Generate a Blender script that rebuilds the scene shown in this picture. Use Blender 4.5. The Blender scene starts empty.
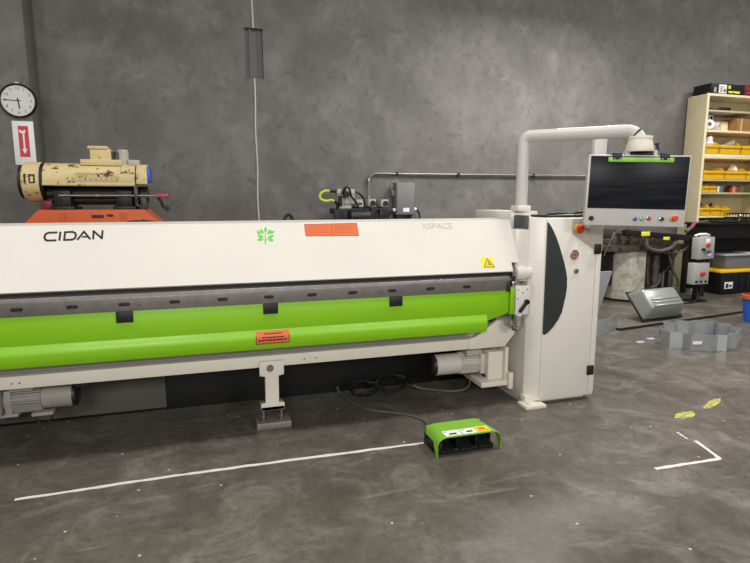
import bpy, bmesh, math, random
from mathutils import Vector, Matrix
random.seed(7)
PI = math.pi
COL = bpy.context.scene.collection
def R(d): return math.radians(d)

# ------------------------------------------------------------------ materials
def lin(c):
    o = []
    for v in c[:3]:
        v = v / 255.0
        o.append(v / 12.92 if v <= 0.04045 else ((v + 0.055) / 1.055) ** 2.4)
    return (o[0], o[1], o[2], 1.0)

MATS = {}
def base_mat(name):
    m = bpy.data.materials.new(name); m.use_nodes = True
    nt = m.node_tree; b = nt.nodes['Principled BSDF']
    MATS[name] = m
    return m, nt, b
def N(nt, t, **kw):
    n = nt.nodes.new(t)
    for k, v in kw.items():
        if k in n.inputs: n.inputs[k].default_value = v
        else: setattr(n, k, v)
    return n
def ramp(nt, fac, stops):
    r = nt.nodes.new('ShaderNodeValToRGB')
    e = r.color_ramp.elements
    while len(e) < len(stops): e.new(0.5)
    for i, (p, c) in enumerate(stops):
        e[i].position = p; e[i].color = c
    nt.links.new(fac, r.inputs['Fac'])
    return r
def g(v): return (v, v, v, 1)
def mix(nt, fac, a, b):
    m = nt.nodes.new('ShaderNodeMix'); m.data_type = 'RGBA'
    if hasattr(fac, 'is_output'): nt.links.new(fac, m.inputs[0])
    else: m.inputs[0].default_value = fac
    for s, v in ((6, a), (7, b)):
        if hasattr(v, 'is_output'): nt.links.new(v, m.inputs[s])
        else: m.inputs[s].default_value = v
    return m.outputs[2]
def coords(nt, scale=(1, 1, 1), kind='Object'):
    tc = nt.nodes.new('ShaderNodeTexCoord'); mp = nt.nodes.new('ShaderNodeMapping')
    mp.inputs['Scale'].default_value = scale
    nt.links.new(tc.outputs[kind], mp.inputs['Vector'])
    return mp.outputs['Vector']
def noise(nt, vec, scale, detail=5, rough=0.6, dist=0.0):
    n = N(nt, 'ShaderNodeTexNoise', Scale=scale, Detail=detail, Roughness=rough, Distortion=dist)
    nt.links.new(vec, n.inputs['Vector'])
    return n.outputs['Fac']

def paint(name, col, rough=0.45, metal=0.0, var=0.05, scale=6.0, spec=0.5, coat=0.0):
    """a painted or plain surface with faint uneven tone"""
    m, nt, b = base_mat(name)
    c = lin(col); v = coords(nt)
    f = noise(nt, v, scale)
    lo = tuple(x * (1 - var) for x in c[:3]) + (1,); hi = tuple(min(1, x * (1 + var)) for x in c[:3]) + (1,)
    r = ramp(nt, f, [(0.3, lo), (0.7, hi)])
    nt.links.new(r.outputs['Color'], b.inputs['Base Color'])
    b.inputs['Roughness'].default_value = rough; b.inputs['Metallic'].default_value = metal
    b.inputs['Specular IOR Level'].default_value = spec
    b.inputs['Coat Weight'].default_value = coat
    return m

def worn(name, col, chip, amount=0.36, scale=9.0, rough=0.6, stain=None):
    """old paint chipped down to dark metal"""
    m, nt, b = base_mat(name)
    v = coords(nt)
    f = noise(nt, v, scale, 8, 0.7, 0.4); f2 = noise(nt, v, 2.5, 4)
    c = lin(col)
    tone = ramp(nt, f2, [(0.3, tuple(x * 0.75 for x in c[:3]) + (1,)), (0.7, c)])
    k = ramp(nt, f, [(amount - 0.02, g(1)), (amount + 0.02, g(0))])
    out = mix(nt, k.outputs['Color'], tone.outputs['Color'], lin(chip))
    nt.links.new(out, b.inputs['Base Color'])
    b.inputs['Roughness'].default_value = rough
    return m

CREAM = paint('cream_paint', (224, 219, 209), 0.33, var=0.03, scale=3)
CREAM2 = paint('cream_paint_satin', (226, 219, 204), 0.45, var=0.04, scale=4)
GREYPAINT = paint('light_grey_paint', (196, 194, 189), 0.42, var=0.03)
BEIGE = paint('beige_grey_paint', (176, 168, 156), 0.5, var=0.04)
GREEN = paint('lime_green_paint', (132, 192, 8), 0.42, var=0.03, scale=3, coat=0.05)
GREENP = paint('lime_green_satin', (130, 184, 56), 0.45, var=0.03)
GREENBAR = paint('bright_green_plastic', (140, 204, 70), 0.4, var=0.02)
BLACK = paint('black_plastic', (15, 15, 15), 0.5, var=0.1)
BLACKM = paint('black_metal', (30, 29, 28), 0.45, 0.3, var=0.2)
DARK = paint('dark_steel', (62, 60, 57), 0.4, 0.7, var=0.2, scale=14)
GREYDARK = paint('dark_grey_panel', (88, 88, 88), 0.5, var=0.05)
REARLIT = paint('rear_panel_lit_part', (90, 87, 82), 0.6, var=0.06)  # paler grey for the lit left end of the black rear panel
FOOTGREY = paint('dull_grey_iron', (140, 136, 128), 0.5, 0.3, var=0.1)
STEEL = paint('brushed_steel', (134, 131, 126), 0.42, 0.6, var=0.12, scale=20)
CHROME = paint('bright_steel', (200, 198, 194), 0.22, 0.95, var=0.05)
ALUGREY = paint('motor_grey_paint', (196, 192, 182), 0.5, var=0.05)
LEDGESHADE = paint('shaded_ledge_grey', (184, 180, 172), 0.5, var=0.04)  # beam colour greyed for the shade under the green apron
MOTORSHADE = paint('shaded_motor_grey', (150, 147, 140), 0.55, var=0.08)  # motor grey darkened for the shade on the left motor
TRUNK = paint('pale_trunking', (172, 170, 166), 0.5, var=0.04)
GREYBOX = paint('grey_enclosure', (122, 122, 121), 0.5, var=0.04)
LGREYBOX = paint('pale_grey_enclosure', (168, 170, 164), 0.5, var=0.06)
SLATE = paint('slate_window_panel', (50, 56, 55), 0.3, var=0.05, coat=0.2)
ORANGE = worn('chipped_orange_paint', (205, 92, 40), (70, 45, 32), 0.34, 12)
OLDCREAM = worn('chipped_cream_paint', (222, 200, 146), (84, 64, 42), 0.41, 11)
TANKWHITE = worn('scuffed_white_paint', (214, 210, 194), (172, 165, 146), 0.45, 11)
RUST = worn('oily_dark_iron', (86, 79, 70), (36, 33, 30), 0.45, 10, 0.45)
SHELFP = paint('cream_shelf_paint', (196, 184, 150), 0.5, var=0.06)
SHELFE = paint('pale_shelf_edge', (240, 228, 188), 0.5, var=0.05)
YELLOW = paint('yellow_plastic', (236, 184, 22), 0.4, var=0.04)
YELLOWS = paint('yellow_sticker', (236, 226, 60), 0.5, var=0.02)
ORLABEL = paint('orange_sticker', (222, 104, 50), 0.5, var=0.03)
INK = paint('dark_ink', (38, 34, 30), 0.6, var=0.02)
INKB = paint('brown_ink', (118, 62, 34), 0.6, var=0.02)
LEAFG = paint('leaf_green_print', (100, 200, 70), 0.5, var=0.02)
GHOST = paint('pale_grey_print', (190, 188, 180), 0.5, var=0.02)
WHITE = paint('white_paper', (238, 238, 236), 0.6, var=0.03)
RED = paint('red_plastic', (204, 40, 34), 0.35, var=0.03)
DKRED = paint('dark_red_card', (112, 24, 30), 0.5, var=0.08)
SIGNRED = paint('red_print', (206, 62, 74), 0.45, var=0.03)
BLUE = paint('blue_plastic', (40, 92, 190), 0.35, var=0.03)
BTNGREEN = paint('green_button', (96, 190, 120), 0.35, var=0.03)
PINK = paint('pink_grip', (170, 62, 92), 0.45, var=0.05)
CARD = paint('brown_cardboard', (158, 112, 66), 0.75, var=0.1)
COPPER = paint('copper_tin', (196, 112, 70), 0.3, 0.8, var=0.06)
BLADEBIN = paint('grey_tote_plastic', (112, 116, 118), 0.5, var=0.06)
PANGREY = paint('pale_grey_pan', (150, 156, 150), 0.3, 0.35, var=0.05)
CHALK = None
GALV = paint('galvanized_sheet', (176, 180, 182), 0.35, 0.5, var=0.1, scale=8)
HOSEY = paint('yellow_green_hose', (196, 214, 60), 0.45, var=0.04)
CABLE = paint('grey_cable', (98, 92, 84), 0.5, var=0.05)
CLOCKF = paint('clock_face', (222, 222, 216), 0.25, var=0.02, coat=0.6)
LAMPR = paint('red_light_button', (214, 62, 48), 0.35, var=0.03)
BAG = paint('white_bag', (232, 224, 222), 0.6, var=0.06)

def screen_mat():
    m, nt, b = base_mat('black_glass_screen')
    b.inputs['Base Color'].default_value = lin((30, 31, 35)); b.inputs['Roughness'].default_value = 0.3; b.inputs['Specular IOR Level'].default_value = 0.10
    v = coords(nt, (2, 2, 30)); f = noise(nt, v, 1.5, 3)
    r = ramp(nt, f, [(0.35, lin((24, 25, 28))), (0.8, lin((44, 46, 50)))])
    nt.links.new(r.outputs['Color'], b.inputs['Base Color'])
    return m
SCREEN = screen_mat()

def chalk_mat(name, col, cut=0.4):
    m, nt, b = base_mat(name)
    v = coords(nt); f = noise(nt, v, 26, 6, 0.7)
    r = ramp(nt, f, [(cut - 0.12, lin((120, 116, 110))), (cut + 0.06, lin(col))])
    nt.links.new(r.outputs['Color'], b.inputs['Base Color']); b.inputs['Roughness'].default_value = 0.8
    return m
CHALK = chalk_mat('white_floor_tape', (226, 217, 211), 0.36)
YCHALK = chalk_mat('yellow_floor_paint', (196, 190, 70), 0.5)

def wall_mat():
    m, nt, b = base_mat('bare_concrete_wall')
    v = coords(nt); vs = coords(nt, (1.0, 1.0, 0.7))
    big = noise(nt, v, 0.5, 4, 0.55, 0.3); mid = noise(nt, vs, 1.3, 11, 0.66, 0.25); fine = noise(nt, v, 7, 9, 0.72, 0.3)
    a = ramp(nt, big, [(0.30, lin((92, 90, 87))), (0.70, lin((126, 123, 119)))])
    c = ramp(nt, mid, [(0.32, lin((88, 86, 83))), (0.50, lin((106, 104, 101))), (0.70, lin((140, 138, 134)))])
    o = mix(nt, 0.5, a.outputs['Color'], c.outputs['Color'])
    st = noise(nt, v, 2.2, 10, 0.68, 0.35)
    sr = ramp(nt, st, [(0.52, g(0)), (0.80, g(0.42))])
    o = mix(nt, sr.outputs['Color'], o, lin((160, 158, 154)))
    fr = ramp(nt, fine, [(0.30, g(0.5)), (0.48, g(0))])
    o = mix(nt, fr.outputs['Color'], o, lin((76, 74, 71)))
    nt.links.new(o, b.inputs['Base Color']); b.inputs['Roughness'].default_value = 0.75
    b.inputs['Specular IOR Level'].default_value = 0.3
    bp = N(nt, 'ShaderNodeBump', Strength=0.1, Distance=0.02); nt.links.new(mid, bp.inputs['Height']); nt.links.new(bp.outputs[0], b.inputs['Normal'])
    return m
WALL = wall_mat()

def floor_mat():
    m, nt, b = base_mat('stained_concrete_floor')
    v = coords(nt)
    big = noise(nt, v, 0.7, 5, 0.6, 0.4); mid = noise(nt, v, 3.0, 10, 0.72, 0.8); fine = noise(nt, v, 22, 8, 0.75)
    a = ramp(nt, big, [(0.30, lin((80, 74, 66))), (0.70, lin((116, 110, 103)))])
    c = ramp(nt, mid, [(0.30, lin((60, 55, 48))), (0.50, lin((94, 88, 81))), (0.72, lin((150, 143, 135)))])
    o = mix(nt, 0.55, a.outputs['Color'], c.outputs['Color'])
    fr = ramp(nt, fine, [(0.34, g(0.5)), (0.50, g(0))])
    o = mix(nt, fr.outputs['Color'], o, lin((60, 56, 51)))
    fl = ramp(nt, fine, [(0.60, g(0)), (0.72, g(0.4))])
    o = mix(nt, fl.outputs['Color'], o, lin((160, 154, 146)))
    # scuffs dragged along the floor
    sc = noise(nt, coords(nt, (0.8, 5.0, 1.0)), 2.2, 7, 0.6, 0.5)
    sr = ramp(nt, sc, [(0.60, g(0)), (0.74, g(0.45))])
    o = mix(nt, sr.outputs['Color'], o, lin((152, 147, 140)))
    # pale chips and flecks trodden into the concrete
    for scl, r0, pk in ((5.0, 0.032, 0.86), (14.0, 0.075, 0.88)):
        vo = N(nt, 'ShaderNodeTexVoronoi', Scale=scl); nt.links.new(v, vo.inputs['Vector'])
        dist = ramp(nt, vo.outputs['Distance'], [(r0, g(1)), (r0 * 1.5, g(0))])
        sep = nt.nodes.new('ShaderNodeSeparateColor'); nt.links.new(vo.outputs['Color'], sep.inputs[0])
        pick = ramp(nt, sep.outputs[0], [(pk, g(0)), (pk + 0.02, g(1))])
        mul = nt.nodes.new('ShaderNodeMath'); mul.operation = 'MULTIPLY'
        nt.links.new(dist.outputs['Color'], mul.inputs[0]); nt.links.new(pick.outputs['Color'], mul.inputs[1])
        o = mix(nt, mul.outputs[0], o, lin((205, 200, 192)))
    nt.links.new(o, b.inputs['Base Color'])
    rr = ramp(nt, mid, [(0.3, g(0.26)), (0.7, g(0.50))]); nt.links.new(rr.outputs['Color'], b.inputs['Roughness'])
    b.inputs['Specular IOR Level'].default_value = 0.5
    bp = N(nt, 'ShaderNodeBump', Strength=0.08, Distance=0.01); nt.links.new(fine, bp.inputs['Height']); nt.links.new(bp.outputs[0], b.inputs['Normal'])
    return m
FLOOR = floor_mat()

# ------------------------------------------------------------------ geometry helpers
def merge(bm, src, mtx=None):
    if mtx is not None: bmesh.ops.transform(src, matrix=mtx, verts=src.verts)
    me = bpy.data.meshes.new('tmp'); src.to_mesh(me); src.free()
    bm.from_mesh(me); bpy.data.meshes.remove(me)
    return bm
def NB(): return bmesh.new()
def bx(bm, x0, x1, y0, y1, z0, z1, bev=0.0, seg=2, mtx=None):
    t = NB(); bmesh.ops.create_cube(t, size=1)
    for v in t.verts:
        v.co = Vector(((x0 + x1) / 2 + v.co.x * (x1 - x0), (y0 + y1) / 2 + v.co.y * (y1 - y0), (z0 + z1) / 2 + v.co.z * (z1 - z0)))
    if bev: bmesh.ops.bevel(t, geom=t.edges[:], offset=bev, segments=seg, affect='EDGES', profile=0.5)
    return merge(bm, t, mtx)
def cyl(bm, p0, p1, r, r2=None, seg=24, bev=0.0):
    p0, p1 = Vector(p0), Vector(p1); d = p1 - p0; L = d.length
    t = NB(); bmesh.ops.create_cone(t, cap_ends=True, segments=seg, radius1=r, radius2=r if r2 is None else r2, depth=L)
    if bev:
        es = [e for e in t.edges if abs(e.verts[0].co.z - e.verts[1].co.z) < 1e-6]
        bmesh.ops.bevel(t, geom=es, offset=bev, segments=3, affect='EDGES', profile=0.5)
    q = Vector((0, 0, 1)).rotation_difference(d.normalized())
    return merge(bm, t, Matrix.Translation((p0 + p1) / 2) @ q.to_matrix().to_4x4())
def prism(bm, pts, d0, d1, ax='X', bev=0.0):
    """polygon pts in the plane across ax, extruded from d0 to d1.  X: pts=(y,z); Y: pts=(x,z); Z: pts=(x,y)"""
    f = {'X': lambda p, d: (d, p[0], p[1]), 'Y': lambda p, d: (p[0], d, p[1]), 'Z': lambda p, d: (p[0], p[1], d)}[ax]
    t = NB()
    A = [t.verts.new(f(p, d0)) for p in pts]; B = [t.verts.new(f(p, d1)) for p in pts]
    n = len(pts)
    t.faces.new(A); t.faces.new(B[::-1])
    for i in range(n): t.faces.new((A[i], B[i], B[(i + 1) % n], A[(i + 1) % n]))
    bmesh.ops.recalc_face_normals(t, faces=t.faces)
    if bev: bmesh.ops.bevel(t, geom=t.edges[:], offset=bev, segments=2, affect='EDGES', profile=0.5)
    return merge(bm, t)
def smooth_pts(pts, n=6):
    """Catmull-Rom"""
    P = [Vector(p) for p in pts]; out = []
    for i in range(len(P) - 1):
        a, b, c, d = P[max(i - 1, 0)], P[i], P[i + 1], P[min(i + 2, len(P) - 1)]
        for k in range(n):
            t = k / n
            out.append(0.5 * ((2 * b) + (c - a) * t + (2 * a - 5 * b + 4 * c - d) * t * t + (3 * b - a - 3 * c + d) * t ** 3))
    out.append(P[-1]); return out
def tube(bm, pts, r, seg=8, cap=True):
    P = [Vector(p) for p in pts]; rings = []
    up = None
    for i, p in enumerate(P):
        d = (P[min(i + 1, len(P) - 1)] - P[max(i - 1, 0)]).normalized()
        if up is None:
            up = Vector((0, 0, 1)) if abs(d.z) < 0.9 else Vector((1, 0, 0))
        u = d.cross(up)
        if u.length < 1e-5: u = d.cross(Vector((0.3, 1, 0.2)))
        u.normalize(); w = u.cross(d).normalized(); up = w
        rr = r[i] if isinstance(r, (list, tuple)) else r
        rings.append([bm.verts.new(p + u * math.cos(2 * PI * k / seg) * rr + w * math.sin(2 * PI * k / seg) * rr) for k in range(seg)])
    for a, b in zip(rings, rings[1:]):
        for k in range(seg): bm.faces.new((a[k], a[(k + 1) % seg], b[(k + 1) % seg], b[k]))
    if cap: bm.faces.new(rings[0][::-1]); bm.faces.new(rings[-1])
    return bm
def lathe(bm, prof, o, axis=(0, 0, 1), seg=32):
    """prof = [(radius, height)] turned about axis through o"""
    t = NB(); rings = []
    for r, h in prof:
        if r < 1e-6: rings.append([t.verts.new((0, 0, h))])
        else: rings.append([t.verts.new((r * math.cos(2 * PI * k / seg), r * math.sin(2 * PI * k / seg), h)) for k in range(seg)])
    for a, b in zip(rings, rings[1:]):
        for k in range(seg):
            k2 = (k + 1) % seg
            if len(a) == 1 and len(b) == 1: continue
            if len(a) == 1: t.faces.new((a[0], b[k2], b[k]))
            elif len(b) == 1: t.faces.new((a[k], a[k2], b[0]))
            else: t.faces.new((a[k], a[k2], b[k2], b[k]))
    bmesh.ops.recalc_face_normals(t, faces=t.faces)
    q = Vector((0, 0, 1)).rotation_difference(Vector(axis).normalized())
    return merge(bm, t, Matrix.Translation(Vector(o)) @ q.to_matrix().to_4x4())
def ribbon(bm, pts, w, ax, d0, d1):
    """flat stroke of width w along 2-D pts, extruded"""
    for a, b in zip(pts, pts[1:]):
        a, b = Vector(a), Vector(b); d = (b - a).normalized(); n = Vector((-d.y, d.x)) * w / 2
        a2, b2 = a - d * w * 0.2, b + d * w * 0.2
        prism(bm, [a2 + n, b2 + n, b2 - n, a2 - n], d0, d1, ax)
    return bm
def sheet(bm, pts, z0, z1, th):
    """a thin upright strip following (x, y) pts"""
    P = [Vector((p[0], p[1])) for p in pts]; n = len(P); L = []; Rr = []
    for i, p in enumerate(P):
        d = (P[min(i + 1, n - 1)] - P[max(i - 1, 0)]).normalized(); o = Vector((-d.y, d.x)) * th / 2
        L.append(p + o); Rr.append(p - o)
    for i in range(n - 1):
        q = [L[i], L[i + 1], Rr[i + 1], Rr[i]]
        prism(bm, [(v.x, v.y) for v in q], z0, z1, 'Z')
    return bm

def wloc(p):
    v = Vector((0, 0, 0))
    while p is not None: v += p.location; p = p.parent
    return v
def obj(name, bm, mat, parent=None, origin=None, angle=32, label=None):
    bmesh.ops.recalc_face_normals(bm, faces=bm.faces)
    base = wloc(parent)
    o3 = Vector(origin) if origin is not None else base
    bmesh.ops.translate(bm, vec=-o3, verts=bm.verts)
    me = bpy.data.meshes.new(name); bm.to_mesh(me); bm.free()
    me.materials.append(mat)
    for p in me.polygons: p.use_smooth = True
    me.set_sharp_from_angle(angle=R(angle))
    o = bpy.data.objects.new(name, me); COL.objects.link(o)
    o.parent = parent; o.location = o3 - base
    if label: o['label'] = label
    return o
def tag(o, label, cat, group=None, kind=None):
    o['label'] = label; o['category'] = cat
    if group: o['group'] = group
    if kind: o['kind'] = kind
    return o
def thing(name, label, cat, loc, group=None):
    o = bpy.data.objects.new(name, None); o.empty_display_size = 0.1; COL.objects.link(o); o.location = loc
    return tag(o, label, cat, group)
def struct(name, bm, mat):
    o = obj(name, bm, mat); o['kind'] = 'structure'; return o
def dup(src, delta, parent=None, label=None):
    """copy a thing (or part) with its parts and sub-parts"""
    c = src.copy(); COL.objects.link(c)
    c.parent = parent if parent is not None else src.parent
    c.location = src.location + Vector(delta)
    if label: c['label'] = label
    for ch in list(src.children):
        d = ch.copy(); COL.objects.link(d); d.parent = c; d.location = ch.location
        for h in list(ch.children):
            e = h.copy(); COL.objects.link(e); e.parent = d; e.location = h.location
    return c
def text_bm(s, size, mtx, depth=0.0008, xs=1.0, shear=0.0):
    cu = bpy.data.curves.new('lettering', 'FONT'); cu.body = s; cu.size = size; cu.extrude = depth; cu.shear = shear
    cu.align_x = 'CENTER'; cu.align_y = 'CENTER'; cu.resolution_u = 3
    o = bpy.data.objects.new('lettering', cu); COL.objects.link(o)
    bpy.context.view_layer.update()
    me = bpy.data.meshes.new_from_object(o.evaluated_get(bpy.context.evaluated_depsgraph_get()))
    bpy.data.objects.remove(o); bpy.data.curves.remove(cu)
    bm = NB(); bm.from_mesh(me); bpy.data.meshes.remove(me)
    bmesh.ops.transform(bm, matrix=mtx @ Matrix.Diagonal((xs, 1, 1, 1)), verts=bm.verts)
    return bm
def frame(o, u, v):
    """matrix taking local x,y,z to directions u, v, u x v at o"""
    u = Vector(u).normalized(); v = Vector(v).normalized(); w = u.cross(v)
    m = Matrix((u, v, w)).transposed().to_4x4(); m.translation = Vector(o); return m

# ------------------------------------------------------------------ the setting
b = NB(); bx(b, -7, 15, -5, 7.6, -0.1, 0.0); struct('floor', b, FLOOR)
b = NB(); bx(b, -7, 0.50, 7.6, 7.9, 0, 7.5)
bx(b, 0.82, 15, 7.6, 7.9, 0, 7.5); bx(b, 0.50, 0.82, 7.72, 7.9, 0, 7.5)
bx(b, 0.50, 0.545, 7.6, 7.72, 0, 7.5); bx(b, 0.775, 0.82, 7.6, 7.72, 0, 7.5)
bx(b, 0.545, 0.775, 7.6, 7.72, 0, 3.13); bx(b, 0.545, 0.775, 7.6, 7.72, 3.76, 7.5)
struct('wall_back', b, WALL)
b = NB(); bx(b, -4.5, -1.87, 7.2, 7.6, 0, 7.5, 0.01); struct('wall_left', b, WALL)
b = NB()
sealpts = lambda z0, z1: [(0.65 + 0.006 * math.sin(z * 7), 7.597, z) for z in [z0 + (z1 - z0) * i / 24 for i in range(25)]]
tube(b, sealpts(0, 3.13), 0.011, 6); struct('trim_1', b, GREYPAINT)
b = NB(); tube(b, sealpts(3.76, 7.4), 0.011, 6); struct('trim_2', b, GREYPAINT)
b = NB(); bx(b, 0.547, 0.773, 7.66, 7.715, 3.132, 3.758)
bx(b, 0.60, 0.618, 7.62, 7.66, 3.132, 3.758); bx(b, 0.715, 0.73, 7.63, 7.66, 3.132, 3.758)
struct('trim_3', b, GREYDARK)

# ------------------------------------------------------------------ folding machine
FM = thing('folding_machine', 'long cream and lime green sheet metal folding machine across the middle of the room', 'folding machine', (0.36, 3.75, 0))
XL = -1.62
CY0, CZ0, CY1, CZ1 = 3.39, 1.036, 3.57, 1.40
SL = math.hypot(CY1 - CY0, CZ1 - CZ0)
TV = Vector((0, (CY1 - CY0) / SL, (CZ1 - CZ0) / SL))
NV = Vector((0, -(CZ1 - CZ0) / SL, (CY1 - CY0) / SL))
def cov(x, z, off=0.001):
    s = (z - CZ0) / (CZ1 - CZ0) * SL
    return Vector((x, CY0, CZ0)) + TV * s + NV * off
def covM(x, z, off=0.001): return frame(cov(x, z, off), (1, 0, 0), TV)
def cov_poly(bm, pts, th=0.001, off=0.0):
    """flat shape lying on the sloped cover; pts in (x, z)"""
    A = [bm.verts.new(cov(x, z, off)) for x, z in pts]; B = [bm.verts.new(cov(x, z, off + th)) for x, z in pts]
    bm.faces.new(A); bm.faces.new(B[::-1]); n = len(A)
    for i in range(n): bm.faces.new((A[i], B[i], B[(i + 1) % n], A[(i + 1) % n]))
b = NB()
yN = CY0 + (CY1 - CY0) * (1.100 - CZ0) / (CZ1 - CZ0)
prism(b, [(CY0, CZ0), (CY1, CZ1), (3.86, 1.405), (3.95, 1.10), (3.55, 1.03)], XL, 2.075, 'X')
prism(b, [(yN, 1.100), (CY1, CZ1), (3.86, 1.405), (3.95, 1.10)], 2.075, 2.135, 'X')
cover = obj('clamp_beam_cover', b, CREAM, FM)
b = NB(); cov_poly(b, [(XL, 1.0365), (2.073, 1.0365), (2.073, 1.0405), (XL, 1.0405)], 0.002)
obj('cover_edge', b, CHROME, cover)
# maker's lettering on the cover
b = NB()
def cov_strokes(bm, pts, w):
    for (x0, z0), (x1, z1) in zip(pts, pts[1:]):
        a = Vector((x0, z0)); c = Vector((x1, z1)); d = (c - a).normalized(); n = Vector((-d.y, d.x)) * w / 2
        a -= d * w * .3; c += d * w * .3
        cov_poly(bm, [tuple(a + n), tuple(c + n), tuple(c - n), tuple(a - n)], 0.0012)
X0, LZ0, LZ1 = -0.915, 1.315, 1.359; w = 0.011
lift = lambda x: (x - X0) * 0.022
def Lt(p): return [(X0 + x * 0.310, LZ0 + y * (LZ1 - LZ0) + lift(X0 + x * 0.313)) for x, y in p]
cov_strokes(b, Lt([(0.205, 1), (0.07, 1), (0.025, 0.86), (0.005, 0.5), (0.02, 0.14), (0.06, 0), (0.195, 0)]), w)
cov_strokes(b, Lt([(0.265, 1), (0.255, 0)]), w)
cov_strokes(b, Lt([(0.335, 0), (0.345, 1), (0.47, 1), (0.515, 0.85), (0.53, 0.5), (0.51, 0.15), (0.465, 0), (0.335, 0)]), w)
cov_strokes(b, Lt([(0.56, 0), (0.665, 0.98), (0.77, 0)]), w); cov_strokes(b, Lt([(0.64, 0.30), (0.745, 0.30)]), w * .8)
cov_strokes(b, Lt([(0.825, 0), (0.83, 1), (0.975, 0.02), (0.985, 1)]), w)
obj('cover_lettering', b, INK, cover, label='dark wide lettering reading CIDAN')
obj('cover_lettering', text_bm('XSPACE', 0.062, covM(1.545, 1.362), 0.0006, 1.08), GHOST, cover, label='faint pale lettering reading XSPACE')
# leaf emblem
b = NB(); cx, cz = 0.341, 1.318
cov_strokes(b, [(cx - 0.004, cz - 0.052), (cx, cz + 0.0), (cx + 0.002, cz + 0.02)], 0.006)
def leaf(ax, az, ang, L, W):
    pts = []
    for k in range(9):
        t = k / 8; pts.append((t * L, W * math.sin(PI * t) ** 0.8))
    for k in range(7, 0, -1):
        t = k / 8; pts.append((t * L, -W * math.sin(PI * t) ** 0.8))
    c, s = math.cos(ang), math.sin(ang)
    cov_poly(b, [(ax + x * c - y * s, az + x * s + y * c) for x, y in pts], 0.0012)
for ax, az, an, L in ((0, .022, 80, .036), (-.012, .012, 118, .038), (.014, .010, 52, .038), (-.03, .012, 140, .03), (.032, .014, 34, .03),
                      (-.012, -.008, 160, .04), (.012, -.012, 18, .044), (-.02, -.02, 185, .034), (.016, -.024, -6, .034)):
    leaf(cx + ax, cz + az, R(an), L, 0.0092)
cov_strokes(b, [(cx - 0.002, cz - 0.03), (cx - 0.022, cz - 0.014)], 0.003); cov_strokes(b, [(cx - 0.001, cz - 0.028), (cx + 0.022, cz - 0.014)], 0.003)
obj('leaf_emblem', b, LEAFG, cover, label='green leafy twig emblem')
# stickers on the cover
b = NB(); cov_poly(b, [(0.602, 1.312), (0.962, 1.308), (0.958, 1.392), (0.598, 1.388)], 0.001)
s1 = obj('warning_sticker', b, ORLABEL, cover, label='wide orange warning sticker with fine print')
s1b = NB()
cov_strokes(s1b, [(0.602, 1.313), (0.961, 1.309)], 0.003); cov_strokes(s1b, [(0.599, 1.387), (0.957, 1.391)], 0.003)
cov_strokes(s1b, [(0.602, 1.313), (0.599, 1.387)], 0.003); cov_strokes(s1b, [(0.961, 1.309), (0.957, 1.391)], 0.003); cov_strokes(s1b, [(0.782, 1.314), (0.780, 1.386)], 0.0025)
for x0 in (0.625, 0.80):
    for i in range(4):
        for k in range(5):
            xa = x0 + k * 0.026; cov_strokes(s1b, [(xa, 1.331 + i * 0.013), (xa + 0.014 + 0.006 * ((i + k) % 2), 1.331 + i * 0.013)], 0.002)
obj('sticker_print', s1b, INKB, cover)
b = NB(); cov_poly(b, [(1.835, 1.070), (1.935, 1.066), (1.93, 1.14), (1.83, 1.142)], 0.001); obj('hazard_sticker', b, YELLOWS, cover, label='yellow hazard triangle sticker')
b = NB(); cov_strokes(b, [(1.852, 1.076), (1.93, 1.074), (1.886, 1.132), (1.852, 1.076)], 0.006); cov_strokes(b, [(1.878, 1.09), (1.906, 1.089), (1.884, 1.106), (1.9, 1.108)], 0.005); obj('hazard_print', b, INKB, cover)

# clamp beam body, blade with slots
b = NB(); bx(b, XL, 2.06, 3.46, 3.86, 0.93, 1.05, 0.004); bx(b, XL, 2.05, 3.41, 3.47, 1.008, 1.034)  # the thin strip puts the cover's shadow in as black
bx(b, 2.06, 2.10, 3.45, 3.6, 1.0, 1.09, 0.003)
obj('clamp_beam', b, BLACKM, FM)
b = NB(); prism(b, [(3.38, 0.905), (3.38, 0.984), (3.392, 1.004), (3.43, 1.022), (3.46, 1.022), (3.46, 0.905)], XL, 2.045, 'X', 0.0015)
blade = obj('bending_blade', b, STEEL, FM)
b = NB(); bx(b, 2.018, 2.046, 3.372, 3.40, 0.895, 0.97, 0.006); obj('blade_end_clamp', b, DARK, blade)
slot0 = None
for x in (-1.317, -1.042, -0.767, -0.495, -0.219, 0.057, 0.336, 0.609, 0.879, 1.152, 1.427, 1.704):
    if slot0 is None:
        b = NB(); pts = [(0.020 * (1 if math.cos(a) > 0 else -1) + 0.0105 * math.cos(a), 0.0105 * math.sin(a)) for a in [2 * PI * (k + .5) / 20 for k in range(20)]]
        prism(b, [(x + p, 0.946 + q) for p, q in pts], 3.3775, 3.381, 'Y')
        slot0 = obj('bolt_slot', b, BLACK, blade, origin=(x, 3.38, 0.946))
        b = NB(); cyl(b, (x + .012, 3.3795, 0.946), (x + .012, 3.374, 0.946), 0.0095, seg=6); obj('bolt_head', b, DARK, slot0)
        X00 = x
    else: dup(slot0, (x - X00, 0, 0))
for x in (1.075, -0.415, -0.10):
    b = NB(); cyl(b, (x, 3.381, 0.94), (x, 3.3785, 0.94), 0.004, seg=10); obj('dowel_hole', b, BLACK, blade)

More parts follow.
